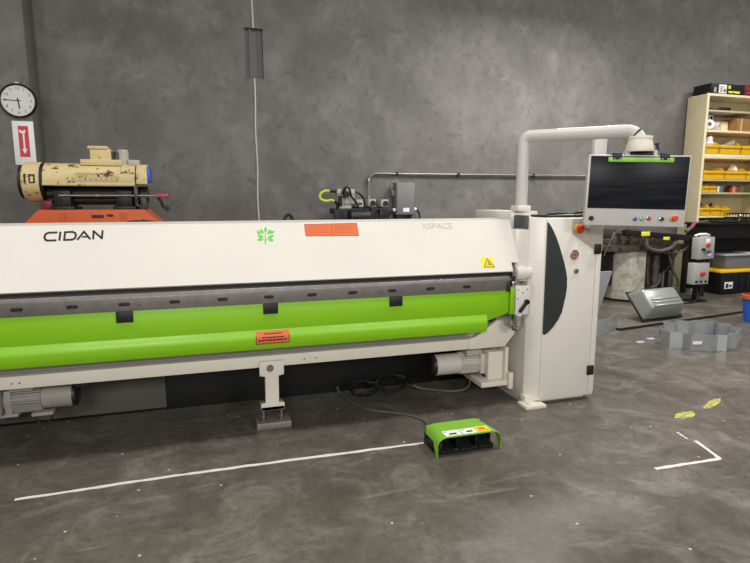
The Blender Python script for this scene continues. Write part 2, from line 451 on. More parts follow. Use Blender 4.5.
# green apron
b = NB(); prism(b, [(XL, 0.905), (2.042, 0.905), (2.042, 0.738), (1.87, 0.688), (XL, 0.688)], 3.386, 3.43, 'Y', 0.001)
prism(b, [(3.388, 0.748), (3.3855, 0.734), (3.380, 0.718), (3.374, 0.704), (3.370, 0.690), (3.369, 0.676), (3.371, 0.65), (3.375, 0.622), (3.382, 0.611), (3.50, 0.609), (3.50, 0.748)], XL, 1.868, 'X')
apron = obj('green_apron', b, GREEN, FM, angle=50)
b = NB(); bx(b, 2.05, 2.08, 3.372, 3.45, 0.728, 0.925, 0.003); obj('apron_end_plate', b, GREEN, apron)
tab0 = None
for i, x in enumerate((-1.248, -0.498, 0.345, 1.18)):
    b = NB(); bx(b, x - 0.046, x + 0.046, 3.376, 3.40, 0.838, 0.904, 0.003)
    obj('catch_tab', b, BLACK, apron, label='black rectangular tab under the blade')
b = NB()
def apr_quadstrip(bm, x0, x1, off):
    prof = [(3.371 - off, 0.648), (3.369 - off, 0.676), (3.370 - off, 0.690), (3.374 - off, 0.704 + off * .3), (3.380 - off, 0.718 + off * .3), (3.383 - off, 0.729)]
    rows = [(bm.verts.new((x0, y, z)), bm.verts.new((x1, y, z))) for y, z in prof]
    for a, c in zip(rows, rows[1:]): bm.faces.new((a[0], a[1], c[1], c[0]))
apr_quadstrip(b, 0.247, 0.457, 0.0015); obj('warning_sticker', b, ORLABEL, apron, label='small orange warning sticker with three black lines')
b = NB()
for z, xa, xb, h in ((0.712, .30, .41, .006), (0.690, .285, .425, .007), (0.672, .262, .445, .009)):
    for k in range(8):
        u0 = xa + (xb - xa) * k / 8; yy = 3.368 if z < .7 else 3.3755
        bx(b, u0, u0 + (xb - xa) / 8 * .78, yy - 0.0025, yy + .001, z - h / 2, z + h / 2)
for q in ((.247, .457, .648, .652), (.247, .251, .648, .70), (.453, .457, .648, .70)): bx(b, q[0], q[1], 3.3672, 3.369, q[2], q[3])
obj('sticker_print', b, INK, apron)

# lower beam with gusset
b = NB(); bx(b, XL, 2.06, 3.56, 3.80, 0.437, 0.515, 0.003)
prism(b, [(1.82, 0.515), (1.875, 0.528), (2.055, 0.648), (2.105, 0.648), (2.11, 0.61), (2.215, 0.545), (2.125, 0.437), (1.82, 0.437)], 3.552, 3.60, 'Y', 0.002)
beam = obj('lower_beam', b, CREAM2, FM)
b = NB(); prism(b, [(3.562, 0.514), (3.60, 0.528), (3.61, 0.62), (3.80, 0.62), (3.80, 0.514)], XL, 2.05, 'X'); obj('beam_ledge', b, LEDGESHADE, beam, label='upper ledge painted grey for the shade under the apron')
b = NB(); bx(b, 2.05, 2.19, 3.57, 3.75, 0.55, 0.70, 0.004); obj('beam_end_block', b, BEIGE, beam)  # gusset flank lying in shade, the shade put into a greyer colour
for x in (-1.16, -1.12, 0.58, 0.66, 1.85, 1.90):
    b = NB(); cyl(b, (x, 3.561, 0.472), (x, 3.5585, 0.472), 0.005, seg=10); obj('bolt_hole', b, INK, beam)

# support leg
b = NB()
prism(b, [(0.276, 0.482), (0.437, 0.482), (0.437, 0.385), (0.401, 0.378), (0.399, 0.190), (0.436, 0.186), (0.436, 0.140), (0.280, 0.140), (0.280, 0.188), (0.310, 0.192), (0.312, 0.378), (0.276, 0.385)], 3.535, 3.565, 'Y', 0.002)
bx(b, 0.28, 0.436, 3.535, 3.66, 0.14, 0.165, 0.002); bx(b, 0.315, 0.397, 3.56, 3.64, 0.16, 0.45, 0.002)
leg = obj('support_leg', b, CREAM2, FM)
b = NB(); cyl(b, (0.345, 3.535, 0.435), (0.345, 3.518, 0.435), 0.018, seg=6); cyl(b, (0.345, 3.536, 0.435), (0.345, 3.53, 0.435), 0.024); obj('leg_bolt', b, STEEL, leg)
for x in (0.296, 0.418):
    b = NB(); cyl(b, (x, 3.575, 0.02), (x, 3.575, 0.20), 0.010, seg=12); cyl(b, (x, 3.575, 0.165), (x, 3.575, 0.183), 0.019, seg=6); cyl(b, (x, 3.575, 0.045), (x, 3.575, 0.062), 0.02, seg=6)
    obj('levelling_rod', b, STEEL, leg)
b = NB(); bx(b, 0.248, 0.482, 3.545, 3.70, 0.0, 0.045, 0.004); obj('foot_plate', b, FOOTGREY, leg)

# rear panels low at the back
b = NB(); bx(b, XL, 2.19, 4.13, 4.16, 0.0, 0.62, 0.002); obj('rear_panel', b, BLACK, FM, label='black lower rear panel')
b = NB(); bx(b, XL, -0.364, 4.118, 4.129, 0.022, 0.62, 0.003); obj('rear_panel', b, REARLIT, FM, label='lit left part of the lower rear panel, painted paler grey')  # light on the panel's left end, put in as a paler plate
b = NB(); bx(b, XL, 2.1, 3.86, 4.3, 0.75, 1.18, 0.006); obj('back_table', b, GREYDARK, FM)
b = NB(); tube(b, smooth_pts([(0.535, 4.24, 1.17), (0.54, 4.24, 1.33), (0.575, 4.24, 1.425), (0.62, 4.24, 1.40), (0.65, 4.24, 1.17)], 8), 0.012, 8); obj('cable_loop', b, BLACK, FM)

# drive motors: right one and its mirror at the left
def motor(mir):
    mx = (lambda x: x) if not mir else (lambda x: 0.735 - x if x < 1.7 else 0.775 - x)
    zc = 0.277 if not mir else 0.318
    k_ = 0.86 if not mir else 0.80
    def lat(bm, prof, x, d):
        prof = [(r * k_, h * (1.0 if not mir else 0.83)) for r, h in prof]
        return lathe(bm, prof, (mx(x), 3.74, zc), (-d if mir else d, 0, 0), 28)
    b = NB(); lat(b, [(0, 0), (0.062, 0), (0.088, 0.012), (0.094, 0.03), (0.094, 0.23), (0.088, 0.235), (0, 0.235)], 1.592, 1)
    AL = ALUGREY if not mir else MOTORSHADE  # the left motor carries its shade in the colour
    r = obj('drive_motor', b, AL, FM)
    b = NB(); lat(b, [(0, -0.006), (0.066, -0.006), (0.088, 0.006), (0.0955, 0.018), (0.0955, 0.03), (0, 0.03)], 1.590, 1); obj('fan_grille', b, DARK, r)
    b = NB()
    prof = [(0, 0)]
    for k in range(13): prof += [(0.074, 0.0 + k * 0.0155), (0.09, 0.002 + k * 0.0155), (0.09, 0.008 + k * 0.0155), (0.074, 0.010 + k * 0.0155)]
    prof += [(0.06, 0.21), (0, 0.21)]
    # lengthwise fins
    for k in range(26):
        a = 2 * PI * k / 26; y = 3.74 + math.cos(a) * 0.07; z = zc + math.sin(a) * 0.07
        m4 = Matrix.Translation((0, y, z)) @ Matrix.Rotation(a, 4, 'X')
        bx(b, min(mx(1.825), mx(2.02)), max(mx(1.825), mx(2.02)), -0.012, 0.016, -0.0035, 0.0035, mtx=m4)
    cyl(b, (mx(1.82), 3.74, zc), (mx(2.03), 3.74, zc), 0.068)
    bx(b, min(mx(1.98), mx(2.02)), max(mx(1.98), mx(2.02)), 3.66, 3.82, zc - .08, zc + .08, 0.006)
    obj('finned_body', b, AL, r)
    b = NB(); x0, x1 = sorted((mx(1.86), mx(1.99))); bx(b, x0, x1, 3.66, 3.82, zc + .07, zc + .125, 0.006); obj('terminal_box', b, BEIGE, r)
    b = NB(); x0, x1 = sorted((mx(2.03), mx(2.16))); bx(b, x0, x1, 3.63, 3.85, zc - (.125 if not mir else .07), zc + .10, 0.008)
    x0, x1 = sorted((mx(2.16), mx(2.19))); bx(b, x0, x1, 3.60, 3.88, zc - (.13 if not mir else .08), zc + .135, 0.006)
    obj('gearbox', b, CREAM2 if not mir else AL, r)
    b = NB(); x0, x1 = sorted((mx(1.95), mx(2.21))); bx(b, x0, x1, 3.58, 3.9, zc - .165, zc - .125, 0.004) if not mir else bx(b, x0, x1, 3.66, 3.82, zc - .09, zc - .07, 0.004); bx(b, x0 + .08, x1 - .02, 3.66, 3.85, zc - .13, zc - .09, 0.004) if not mir else None
    if not mir: bx(b, 2.175, 2.215, 3.56, 3.62, zc - .19, zc - .06, 0.003)
    obj('gearbox_mount', b, CREAM2 if not mir else AL, r)
    return r
motor(False)
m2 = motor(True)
b = NB(); bx(b, -1.10, -0.98, 3.64, 3.70, 0.226, 0.248, 0.004); obj('terminal_rail', b, MOTORSHADE, m2)
b = NB(); tube(b, smooth_pts([(-1.10, 3.66, 0.245), (-1.07, 3.65, 0.19), (-1.03, 3.65, 0.175), (-1.0, 3.655, 0.195), (-0.985, 3.66, 0.235)]), 0.007, 8); obj('motor_cable', b, BLACK, m2)
b = NB(); x = -0.79; bx(b, -0.84, -0.755, 3.60, 3.66, 0.40, 0.437, 0.004); obj('cable_clip', b, BLACKM, m2)

# left end frame
b = NB(); prism(b, [(-1.62, 3.47), (-1.78, 3.395), (-2.24, 3.395), (-2.24, 4.22), (-1.62, 4.22)], 0.0, 1.42, 'Z', 0.006)
obj('left_side_cabinet', b, CREAM, FM)

# right side cabinet
b = NB(); prism(b, [(2.235, 3.455), (2.326, 3.395), (2.825, 3.395), (2.825, 4.22), (2.235, 4.22)], 0.035, 1.418, 'Z', 0.006)
bx(b, 2.19, 2.42, 3.64, 4.22, 1.30, 1.462, 0.005)
bx(b, 2.135, 2.237, 3.47, 3.585, 0.95, 1.335, 0.004)
bx(b, 2.25, 2.79, 3.46, 4.18, 0.0, 0.036)
cab = obj('side_cabinet', b, CREAM, FM)
b = NB(); bx(b, 2.212, 2.237, 3.47, 3.638, 1.33, 1.435, 0.003); obj('dark_recess_box', b, GREYDARK, cab)  # solid box in place of a recess, its darkness put into the colour
b = NB(); bx(b, 2.334, 2.772, 3.386, 3.396, 0.06, 1.412, 0.003); bx(b, 2.777, 2.823, 3.388, 3.396, 0.06, 1.412, 0.003); obj('cabinet_door', b, CREAM, cab)
b = NB(); prism(b, [(2.335, 1.390), (2.352, 1.378), (2.384, 1.334), (2.416, 1.277), (2.446, 1.213), (2.472, 1.148), (2.494, 1.09), (2.514, 1.028), (2.526, 0.972), (2.529, 0.905), (2.523, 0.844), (2.497, 0.716), (2.468, 0.660), (2.429, 0.608), (2.390, 0.570), (2.362, 0.553), (2.344, 0.552), (2.337, 0.570)], 3.3825, 3.388, 'Y', 0.001)
obj('crescent_panel', b, SLATE, cab, label='dark grey crescent-shaped panel')
b = NB(); prism(b, [(2.548, 1.410), (2.552, 1.299), (2.770, 1.168), (2.822, 1.168), (2.822, 1.410)], 3.382, 3.388, 'Y', 0.001); obj('shaded_control_inset', b, BEIGE, cab)  # raised plate; the recess shade is put into its darker colour
b = NB(); lathe(b, [(0.030, 0), (0.030, 0.012), (0.016, 0.014), (0, 0.014)], (2.592, 3.382, 1.340), (0, -1, 0), 24); obj('stop_button_collar', b, YELLOW, cab)
b = NB(); lathe(b, [(0.014, 0), (0.014, 0.012), (0.028, 0.018), (0.030, 0.032), (0.022, 0.042), (0, 0.044)], (2.592, 3.370, 1.340), (0, -1, 0), 24); obj('emergency_stop_button', b, RED, cab)
b = NB(); lathe(b, [(0.016, 0), (0.016, 0.008), (0.011, 0.010), (0.010, 0.02), (0, 0.021)], (2.678, 3.382, 1.345), (0, -1, 0), 20); obj('indicator_button', b, LGREYBOX, cab)
b = NB(); cyl(b, (2.68, 3.382, 1.262), (2.68, 3.379, 1.262), 0.008, seg=16); obj('screw_hole', b, BEIGE, cab)
b = NB(); lathe(b, [(0.038, 0), (0.038, 0.006), (0.032, 0.009), (0.030, 0.006), (0, 0.006)], (2.578, 3.386, 1.145), (0, -1, 0), 28); obj('round_badge', b, CHROME, cab)
b = NB()
for a in (45, 135): bx(b, -0.024, 0.024, 3.377, 3.381, -0.006, 0.006, mtx=Matrix.Translation((2.578, 0, 1.145)) @ Matrix.Rotation(R(a), 4, 'Y'))
obj('badge_cross', b, ORLABEL, cab)
b = NB(); lathe(b, [(0.019, 0), (0.019, 0.008), (0.012, 0.010), (0.010, 0.006), (0, 0.006)], (2.602, 3.386, 1.022), (0, -1, 0), 22); bx(b, 2.599, 2.605, 3.374, 3.38, 1.012, 1.032); obj('door_lock', b, STEEL, cab)
for z in (1.185, 0.243):
    b = NB(); bx(b, 2.75, 2.806, 3.368, 3.389, z - 0.04, z + 0.035, 0.006); bx(b, 2.762, 2.794, 3.362, 3.37, z - 0.02, z + 0.02, 0.004); obj('door_latch', b, BLACK, cab)
b = NB(); bx(b, 2.19, 2.362, 3.325, 3.455, 0.0, 0.028, 0.005); bx(b, 2.23, 2.32, 3.41, 3.49, 0.02, 0.075, 0.006); cyl(b, (2.23, 3.365, 0.02), (2.23, 3.365, 0.045), 0.016, seg=6); obj('anchor_foot', b, CREAM2, cab)
b = NB(); bx(b, 2.36, 2.80, 3.43, 3.78, 1.418, 1.437, 0.005); tube(b, smooth_pts([(2.40, 3.50, 1.44), (2.50, 3.46, 1.45), (2.62, 3.50, 1.445), (2.70, 3.46, 1.46), (2.80, 3.5, 1.475)]), 0.009); obj('cable_tray', b, BLACK, cab)
b = NB(); bx(b, 2.36, 2.52, 3.84, 4.1, 1.419, 1.432); bx(b, 2.53, 2.62, 3.46, 3.54, 1.437, 1.441); obj('loose_papers', b, WHITE, cab)
# pivot parts between apron and cabinet
b = NB(); lathe(b, [(0, 0), (0.046, 0), (0.052, 0.006), (0.052, 0.075), (0.044, 0.08), (0.044, 0.12), (0, 0.12)], (2.112, 3.43, 1.022), (1, 0, 0), 32); piv = obj('pivot_cap', b, CREAM, FM)
b = NB(); cyl(b, (2.108, 3.43, 1.022), (2.1125, 3.43, 1.022), 0.03); obj('cap_disc', b, GREYPAINT, piv)
b = NB(); bx(b, 2.095, 2.205, 3.375, 3.50, 0.72, 0.93, 0.004); hb = obj('hinge_block', b, CREAM, FM)
b = NB(); cyl(b, (2.125, 3.43, 0.925), (2.125, 3.43, 1.0), 0.022); bx(b, 2.07, 2.105, 3.39, 3.47, 0.925, 0.965, 0.004); obj('hinge_pin', b, CHROME, hb)
b = NB(); cyl(b, (2.145, 3.42, 0.63), (2.145, 3.42, 0.722), 0.05, bev=0.006); cyl(b, (2.145, 3.42, 0.605), (2.145, 3.42, 0.64), 0.03); obj('adjuster_cylinder', b, CHROME, hb)
b = NB(); bx(b, -0.012, 0.012, 3.352, 3.37, -0.055, 0.055, 0.005, mtx=Matrix.Translation((2.155, 0, 0.785)) @ Matrix.Rotation(R(38), 4, 'Y')); cyl(b, (2.18, 3.376, 0.815), (2.18, 3.352, 0.815), 0.018); obj('clamp_lever', b, BLACK, hb)
for x, z in ((2.11, 0.905), (2.185, 0.905), (2.15, 0.882), (2.11, 0.84)):
    b = NB(); cyl(b, (x, 3.376, z), (x, 3.373, z), 0.005, seg=10); obj('block_screw', b, INK, hb)
b = NB(); cyl(b, (2.21, 3.66, 0.50), (2.17, 3.66, 0.50), 0.06); cyl(b, (2.17, 3.66, 0.50), (2.15, 3.66, 0.50), 0.035); obj('pivot_bearing', b, STEEL, FM)
b = NB(); tube(b, smooth_pts([(2.225, 3.46, 0.83), (2.245, 3.44, 0.80), (2.25, 3.44, 0.72), (2.23, 3.45, 0.66), (2.20, 3.46, 0.64)]), 0.006); obj('thin_cable', b, GREYPAINT, hb)
# rear wing behind the cabinet
b = NB(); prism(b, [(2.83, 0.88), (3.62, 0.88), (3.47, 0.42), (2.83, 0.30)], 4.18, 4.21, 'Y', 0.003); obj('rear_wing', b, GALV, FM)
# console arm
b = NB(); bx(b, 2.205, 2.315, 3.57, 3.68, 1.462, 1.505, 0.008)
arm = obj('arm_foot', b, CREAM, FM)
P0 = Vector((2.26, 3.622, 0)); P1 = Vector((2.828, 3.085, 0)); D = (P1 - P0).normalized(); UZ = Vector((0, 0, 1)); AZ = 2.012
def arc(r, a0, a1, x, z, n=8): return [P0 + D * (x + r * math.sin(R(a0 + (a1 - a0) * k / n))) + UZ * (z + r * math.cos(R(a0 + (a1 - a0) * k / n))) for k in range(n + 1)]
LA = (P1 - P0).length
pts = [P0 + UZ * z for z in (1.49, 1.65, 1.8)] + arc(0.05, -90, 0, 0.05, AZ - 0.05) + arc(0.085, 0, 78, LA - 0.085, AZ - 0.085)
b = NB(); tube(b, pts, 0.044, 20); obj('console_arm', b, GREYPAINT, arm)
b = NB(); tube(b, arc(0.085, 38, 46, LA - 0.085, AZ - 0.085, 2), 0.0455, 20); obj('arm_end_collar', b, DARK, arm)

# ------------------------------------------------------------------ control console (hangs from the arm)
CC = thing('control_console', 'large black touch screen console hanging from the cream arm above the machine cabinet', 'control console', (2.805, 3.059, 1.37))
YAW = 0.4162; ROLL = 0.0196
u = Vector((math.cos(YAW), -math.sin(YAW), 0)); n = Vector((-math.sin(YAW), -math.cos(YAW), 0)); v = Vector((0, 0, 1))
uu = u * math.cos(ROLL) - v * math.sin(ROLL); vv = v * math.cos(ROLL) + u * math.sin(ROLL)
CM = frame((2.805, 3.059, 1.608), uu, vv)      # local x right, y up, z toward the viewer
def cb(bm, x0, x1, y0, y1, z0, z1, bev=0.0): return bx(bm, x0, x1, y0, y1, z0, z1, bev, 2, CM)
def cl(bm, prof, x, y, z, seg=22): return lathe(bm, prof, CM @ Vector((x, y, z)), CM.to_3x3() @ Vector((0, 0, 1)), seg)
b = NB(); cb(b, -0.331, 0.331, -0.24, 0.24, -0.055, 0.0, 0.006); cb(b, -0.25, 0.25, -0.18, 0.2, -0.10, -0.05, 0.01)
hs = obj('console_housing', b, GREYPAINT, CC)
b = NB(); cb(b, -0.317, 0.322, -0.122, 0.231, -0.002, 0.003, 0.001); obj('touch_screen', b, SCREEN, CC)
b = NB(); cb(b, -0.205, 0.218, 0.192, 0.224, 0.002, 0.014, 0.003); lb = obj('light_bar', b, GREENBAR, CC)
for x in (-0.150, 0.158):
    b = NB(); cb(b, x - 0.028, x + 0.028, 0.208, 0.252, -0.02, 0.02, 0.004); c_ = obj('bar_bracket', b, BLACK, lb)
    for dx in (-0.017, 0.017):
        b = NB(); cl(b, [(0.005, 0), (0.004, 0.003), (0, 0.003)], x + dx, 0.214, 0.02, 10); obj('bracket_screw', b, CHROME, CC)
def button(x, y, ring, r, cap, nm, lab, tall=0.012):
    b = NB(); cl(b, [(r * 1.3, 0), (r * 1.3, 0.006), (r, 0.008), (0, 0.008)], x, y, 0.0); q = obj(nm, b, ring, CC, label=lab)
    b = NB(); cl(b, [(r, 0.006), (r * 1.0, tall), (r * .8, tall + 0.004), (0, tall + 0.004)], x, y, 0.0); obj('button_cap', b, cap, q)
button(-0.285, -0.192, DARK, 0.013, BLACK, 'selector_knob', 'black round knob at the left')
button(0.004, -0.190, CHROME, 0.012, BLUE, 'push_button', 'blue push button')
button(0.050, -0.188, CHROME, 0.012, BTNGREEN, 'push_button', 'green push button')
button(0.095, -0.185, CHROME, 0.012, RED, 'push_button', 'red push button')
button(0.178, -0.187, CHROME, 0.013, DARK, 'key_switch', 'dark key switch', 0.02)
button(0.258, -0.180, YELLOW, 0.019, LAMPR, 'emergency_stop_button', 'red stop button in yellow ring', 0.03)
# swivel head
TOP = CM @ Vector((0.0, 0.24, -0.05)); hx, hy = 2.828, 3.085
b = NB(); lathe(b, [(0, 1.872), (0.088, 1.872), (0.090, 1.888), (0.084, 1.915), (0.078, 1.938), (0.074, 1.955), (0.078, 1.958), (0.076, 1.974), (0, 1.976)], (hx, hy, 0)); obj('swivel_head', b, CREAM2, CC)
b = NB(); cb(b, -0.045, 0.085, 0.235, 0.275, -0.08, -0.02, 0.004); obj('mount_block', b, BLACK, CC)
b = NB(); cb(b, -0.085, -0.055, 0.235, 0.272, -0.085, -0.02, 0.004); cb(b, 0.095, 0.12, 0.235, 0.272, -0.085, -0.02, 0.004); cb(b, -0.085, 0.12, 0.268, 0.276, -0.085, -0.02, 0.003); obj('mount_bracket', b, GREYPAINT, CC)
hp = Vector((hx, hy, 1.92))
b = NB(); tube(b, [hp + u * 0.07, hp + u * 0.125 + Vector((0, 0, .004))], 0.006); tube(b, [hp + u * 0.11 + Vector((0, 0, .006)), hp + u * 0.122 + Vector((0, 0, -.045))], 0.008); obj('clamp_handle', b, BLACK, CC)

# ------------------------------------------------------------------ foot pedal
FP = thing('foot_pedal', 'lime green hooded triple foot pedal on the floor in front of the machine', 'foot pedal', (1.47, 2.93, 0))
b = NB()
Wd = 0.437; prof = []                               # section across X: inverted U with rounded shoulders
for i, (px, pz) in enumerate([(0, 0.0), (0.004, 0.085), (0.016, 0.110), (0.040, 0.126), (0.065, 0.130), (Wd - .065, 0.130), (Wd - .040, 0.126), (Wd - .016, 0.110), (Wd - .004, 0.085), (Wd, 0.012)]): prof.append((px, pz))
inn = [(min(max(px, 0.006), Wd - 0.006), max(pz - 0.006, 0)) for px, pz in prof]
def hood(bm, y0, y1, x0, x1, sc0, sc1, z0cut=0.0, zs=0.0):
    def ring(y, xo, s, P, cut):
        return [bm.verts.new((xo + px * s, y, max(pz, cut))) for px, pz in P]
    o0, o1 = ring(y0, x0, sc0, prof, zs), ring(y1, x1, sc1, prof, z0cut); i0, i1 = ring(y0, x0, sc0, inn, zs), ring(y1, x1, sc1, inn, z0cut)
    for k in range(len(prof) - 1):
        bm.faces.new((o0[k], o0[k + 1], o1[k + 1], o1[k])); bm.faces.new((i0[k], i1[k], i1[k + 1], i0[k + 1]))
        bm.faces.new((o0[k], i0[k], i0[k + 1], o0[k + 1])); bm.faces.new((o1[k], o1[k + 1], i1[k + 1], i1[k]))
    for k in (0, len(prof) - 1): bm.faces.new((o0[k], o1[k], i1[k], i0[k]))
hood(b, 2.822, 2.848, 1.253, 1.253, 1, 1, 0.012)
hood(b, 2.848, 2.89, 1.253, 1.254, 1, 0.99, 0.085, 0.012)
hood(b, 2.89, 3.035, 1.254, 1.262, 0.99, 0.90, 0.075, 0.085)
bx(b, 1.266, 1.644, 3.025, 3.035, 0.05, 0.123)
obj('pedal_hood', b, GREENP, FP)
b = NB(); bx(b, 1.262, 1.655, 2.86, 3.05, 0.0, 0.03, 0.004); bx(b, 1.262, 1.27, 2.90, 3.05, 0.02, 0.08); bx(b, 1.645, 1.655, 2.90, 3.02, 0.02, 0.08); bx(b, 1.28, 1.64, 3.02, 3.03, 0.02, 0.1); obj('pedal_base', b, BLACK, FP)
for x in (1.285, 1.415, 1.545):
    b = NB(); prism(b, [(2.835, 0.022), (2.835, 0.034), (2.99, 0.088), (3.0, 0.03)], x, x + 0.09, 'X', 0.003); obj('pedal', b, BLACKM, FP)
    b = NB(); bx(b, x - 0.014, x - 0.006, 2.86, 3.0, 0.028, 0.09, 0.002); obj('pedal_divider', b, BLACK, FP)
b = NB()
for x0, x1 in ((1.315, 1.425), (1.432, 1.53)): bx(b, x0, x1, 2.832, 2.905, 0.1302, 0.1312)
obj('instruction_sticker', b, WHITE, FP, label='white instruction sticker')
b = NB(); bx(b, 1.536, 1.622, 2.832, 2.91, 0.1302, 0.1312); obj('instruction_sticker', b, YELLOWS, FP, label='yellow and orange warning sticker')
b = NB(); bx(b, 1.545, 1.615, 2.845, 2.855, 0.1312, 0.1318); bx(b, 1.55, 1.60, 2.865, 2.89, 0.1312, 0.1318); obj('sticker_print', b, ORLABEL, FP)
b = NB(); bx(b, 1.345, 1.395, 2.845, 2.865, 0.1312, 0.1318); bx(b, 1.325, 1.345, 2.885, 2.892, 0.1312, 0.1318); bx(b, 1.465, 1.505, 2.85, 2.87, 0.1312, 0.1318); bx(b, 1.440, 1.46, 2.885, 2.892, 0.1312, 0.1318); obj('sticker_print', b, INK, FP)
b = NB(); tube(b, [(1.285, 2.86, 0.03), (1.285, 2.80 + .03, 0.09), (1.285, 2.90, 0.118)], 0.003); obj('guard_wire', b, CHROME, FP)

def cable(name, pts, r, mat, label, n=8):
    b = NB(); tube(b, smooth_pts(pts, n), r, 8)
    return tag(obj(name, b, mat, origin=pts[0]), label, 'cable')
cable('pedal_cable', [(1.345, 3.062, 0.03), (1.36, 3.14, 0.012), (1.385, 3.32, 0.009), (1.364, 3.417, .009), (1.297, 3.503, .009), (1.204, 3.57, .009), (1.077, 3.658, .009), (1.001, 3.805, .009), (0.964, 3.93, .009), (0.94, 4.04, .012), (0.93, 4.10, 0.05)], 0.008, CABLE, 'grey cable winding from the green foot pedal back under the machine')
coil = []
for k in range(120):
    a = 2 * PI * k / 24 + 0.6; j = 0.012 * math.sin(k * 1.7)
    coil.append((1.12 + (0.105 + j) * math.cos(a), 3.985 + 0.05 * math.sin(a) + 0.012 * math.cos(k * .61), 0.062 + (0.042 + j * .3) * math.sin(a) + 0.006 * math.sin(k * .9)))
coil += [(1.25, 4.02, 0.05), (1.27, 4.01, 0.06)]
for k in range(110):
    a = 2 * PI * k / 22 + 3.3; j = 0.012 * math.sin(k * 2.1)
    coil.append((1.36 + (0.125 + j) * math.cos(a), 4.0 + 0.05 * math.sin(a) + 0.010 * math.cos(k * .7), 0.075 + (0.05 + j * .3) * math.sin(a) + 0.006 * math.sin(k * 1.1)))
b = NB(); tube(b, coil, 0.0075, 6)
tag(obj('coiled_cable', b, BLACK, origin=(1.25, 4.0, 0)), 'black cable coiled loosely on the floor under the machine', 'cable')
cable('motor_cable', [(1.545, 3.99, 0.04), (1.60, 3.98, 0.012), (1.68, 3.93, 0.009), (1.78, 3.86, 0.009), (1.87, 3.83, 0.012), (1.93, 3.81, 0.03), (1.96, 3.80, 0.07), (1.955, 3.79, 0.165)], 0.009, CABLE, 'dark cable dropping from the right-hand drive motor to the floor')

# ------------------------------------------------------------------ marks on the floor
def mark(name, pts, w, mat, label, jit=0.004, n=14):
    P = [Vector(p) for p in pts]; L = []; Rr = []; C = []
    for a, c in zip(P, P[1:]):
        for k in range(n): C.append(a.lerp(c, k / n))
    C.append(P[-1]); b = NB()
    for i, p in enumerate(C):
        d = (C[min(i + 1, len(C) - 1)] - C[max(i - 1, 0)]).normalized(); o = Vector((-d.y, d.x))
        L.append(p + o * (w / 2 + random.uniform(-jit, jit))); Rr.append(p - o * (w / 2 + random.uniform(-jit, jit)))
    for z in (0.0005, 0.0022):
        vs = [[b.verts.new((q.x, q.y, z)) for q in S] for S in (L, Rr)]
        for i in range(len(C) - 1): b.faces.new((vs[0][i], vs[0][i + 1], vs[1][i + 1], vs[1][i]))
    return tag(obj(name, b, mat, origin=(P[0].x, P[0].y, 0)), label, 'floor marking')
mark('floor_tape', [(-1.035, 3.049), (-0.33, 3.068), (0.282, 3.065), (1.255, 3.046)], 0.026, CHALK, 'long straight white tape line on the floor in front of the machine')
mark('floor_tape', [(2.417, 2.339), (2.888, 2.323), (2.94, 2.50), (2.955, 2.56)], 0.024, CHALK, 'short bent white tape mark on open floor right of the foot pedal', 0.003)
mark('floor_tape', [(2.93, 2.60), (2.95, 2.70)], 0.012, CHALK, 'small faint white scrape on the floor past the bent tape mark', 0.003)
def splat(name, x, y, rx, ry, ang, label):
    b = NB(); vs = []
    for k in range(26):
        a = 2 * PI * k / 26; r = 1 + 0.16 * math.sin(2 * a + x * 9) + random.uniform(-.2, .2)
        px, py = rx * r * math.cos(a), ry * r * math.sin(a)
        vs.append((x + px * math.cos(ang) - py * math.sin(ang), y + px * math.sin(ang) + py * math.cos(ang)))
    prism(b, vs, 0.0005, 0.002, 'Z')
    tag(obj(name, b, YCHALK, origin=(x, y, 0)), label, 'floor marking')
splat('yellow_paint_mark', 3.25, 2.915, 0.12, 0.036, 0.3, 'yellow paint smear on the floor, the one nearer the camera')
splat('yellow_paint_mark', 3.63, 3.03, 0.14, 0.034, 0.38, 'yellow paint smear on the floor, the one farther from the camera')

# ------------------------------------------------------------------ wall clock and sign on the left pier
WC = thing('wall_clock', 'round black-rimmed wall clock high on the grey pier', 'clock', (-1.99, 7.2, 2.645))
o = Vector((-1.99, 7.2, 2.645)); ax = (0, -1, 0); CKR = 0.186
b = NB(); lathe(b, [(0, 0), (CKR, 0), (CKR, 0.03), (CKR - .008, 0.042), (CKR - .018, 0.036), (CKR - .02, 0.02), (0, 0.02)], o, ax, 48); obj('clock_rim', b, BLACK, WC)
b = NB(); cyl(b, o + Vector((0, -.019, 0)), o + Vector((0, -.024, 0)), CKR - .02, seg=48); obj('clock_face', b, CLOCKF, WC)
b = NB()
for h in range(1, 13):
    a = PI / 2 - 2 * PI * h / 12
    merge(b, text_bm(str(h), 0.042, frame(o + Vector((0.13 * math.cos(a), -0.0245, 0.13 * math.sin(a))), (1, 0, 0), (0, 0, 1)), 0.0005))
obj('clock_numerals', b, INK, WC)
def hand(ang, L, w, nm):
    b = NB(); bx(b, -w, w, -0.0285, -0.026, -0.03, L, mtx=Matrix.Translation(o) @ Matrix.Rotation(ang, 4, 'Y')); obj(nm, b, INK, WC)
hand(R(-88), 0.145, 0.004, 'minute_hand'); hand(R(173), 0.088, 0.006, 'hour_hand')
b = NB(); bx(b, o.x - .02, o.x + .02, 7.17, 7.2, o.z + CKR - .005, o.z + CKR + .015, 0.003); obj('clock_hook', b, GREYPAINT, WC)
WS = thing('fire_extinguisher_sign', 'white sign with red strip and white arrow, below the wall clock', 'sign', (-1.97, 7.2, 1.94))
b = NB(); bx(b, -2.078, -1.866, 7.188, 7.1995, 1.94, 2.425, 0.002); obj('sign_panel', b, WHITE, WS)
b = NB(); bx(b, -2.022, -1.920, 7.186, 7.189, 2.03, 2.372); sr = obj('red_strip', b, SIGNRED, WS)
b = NB()
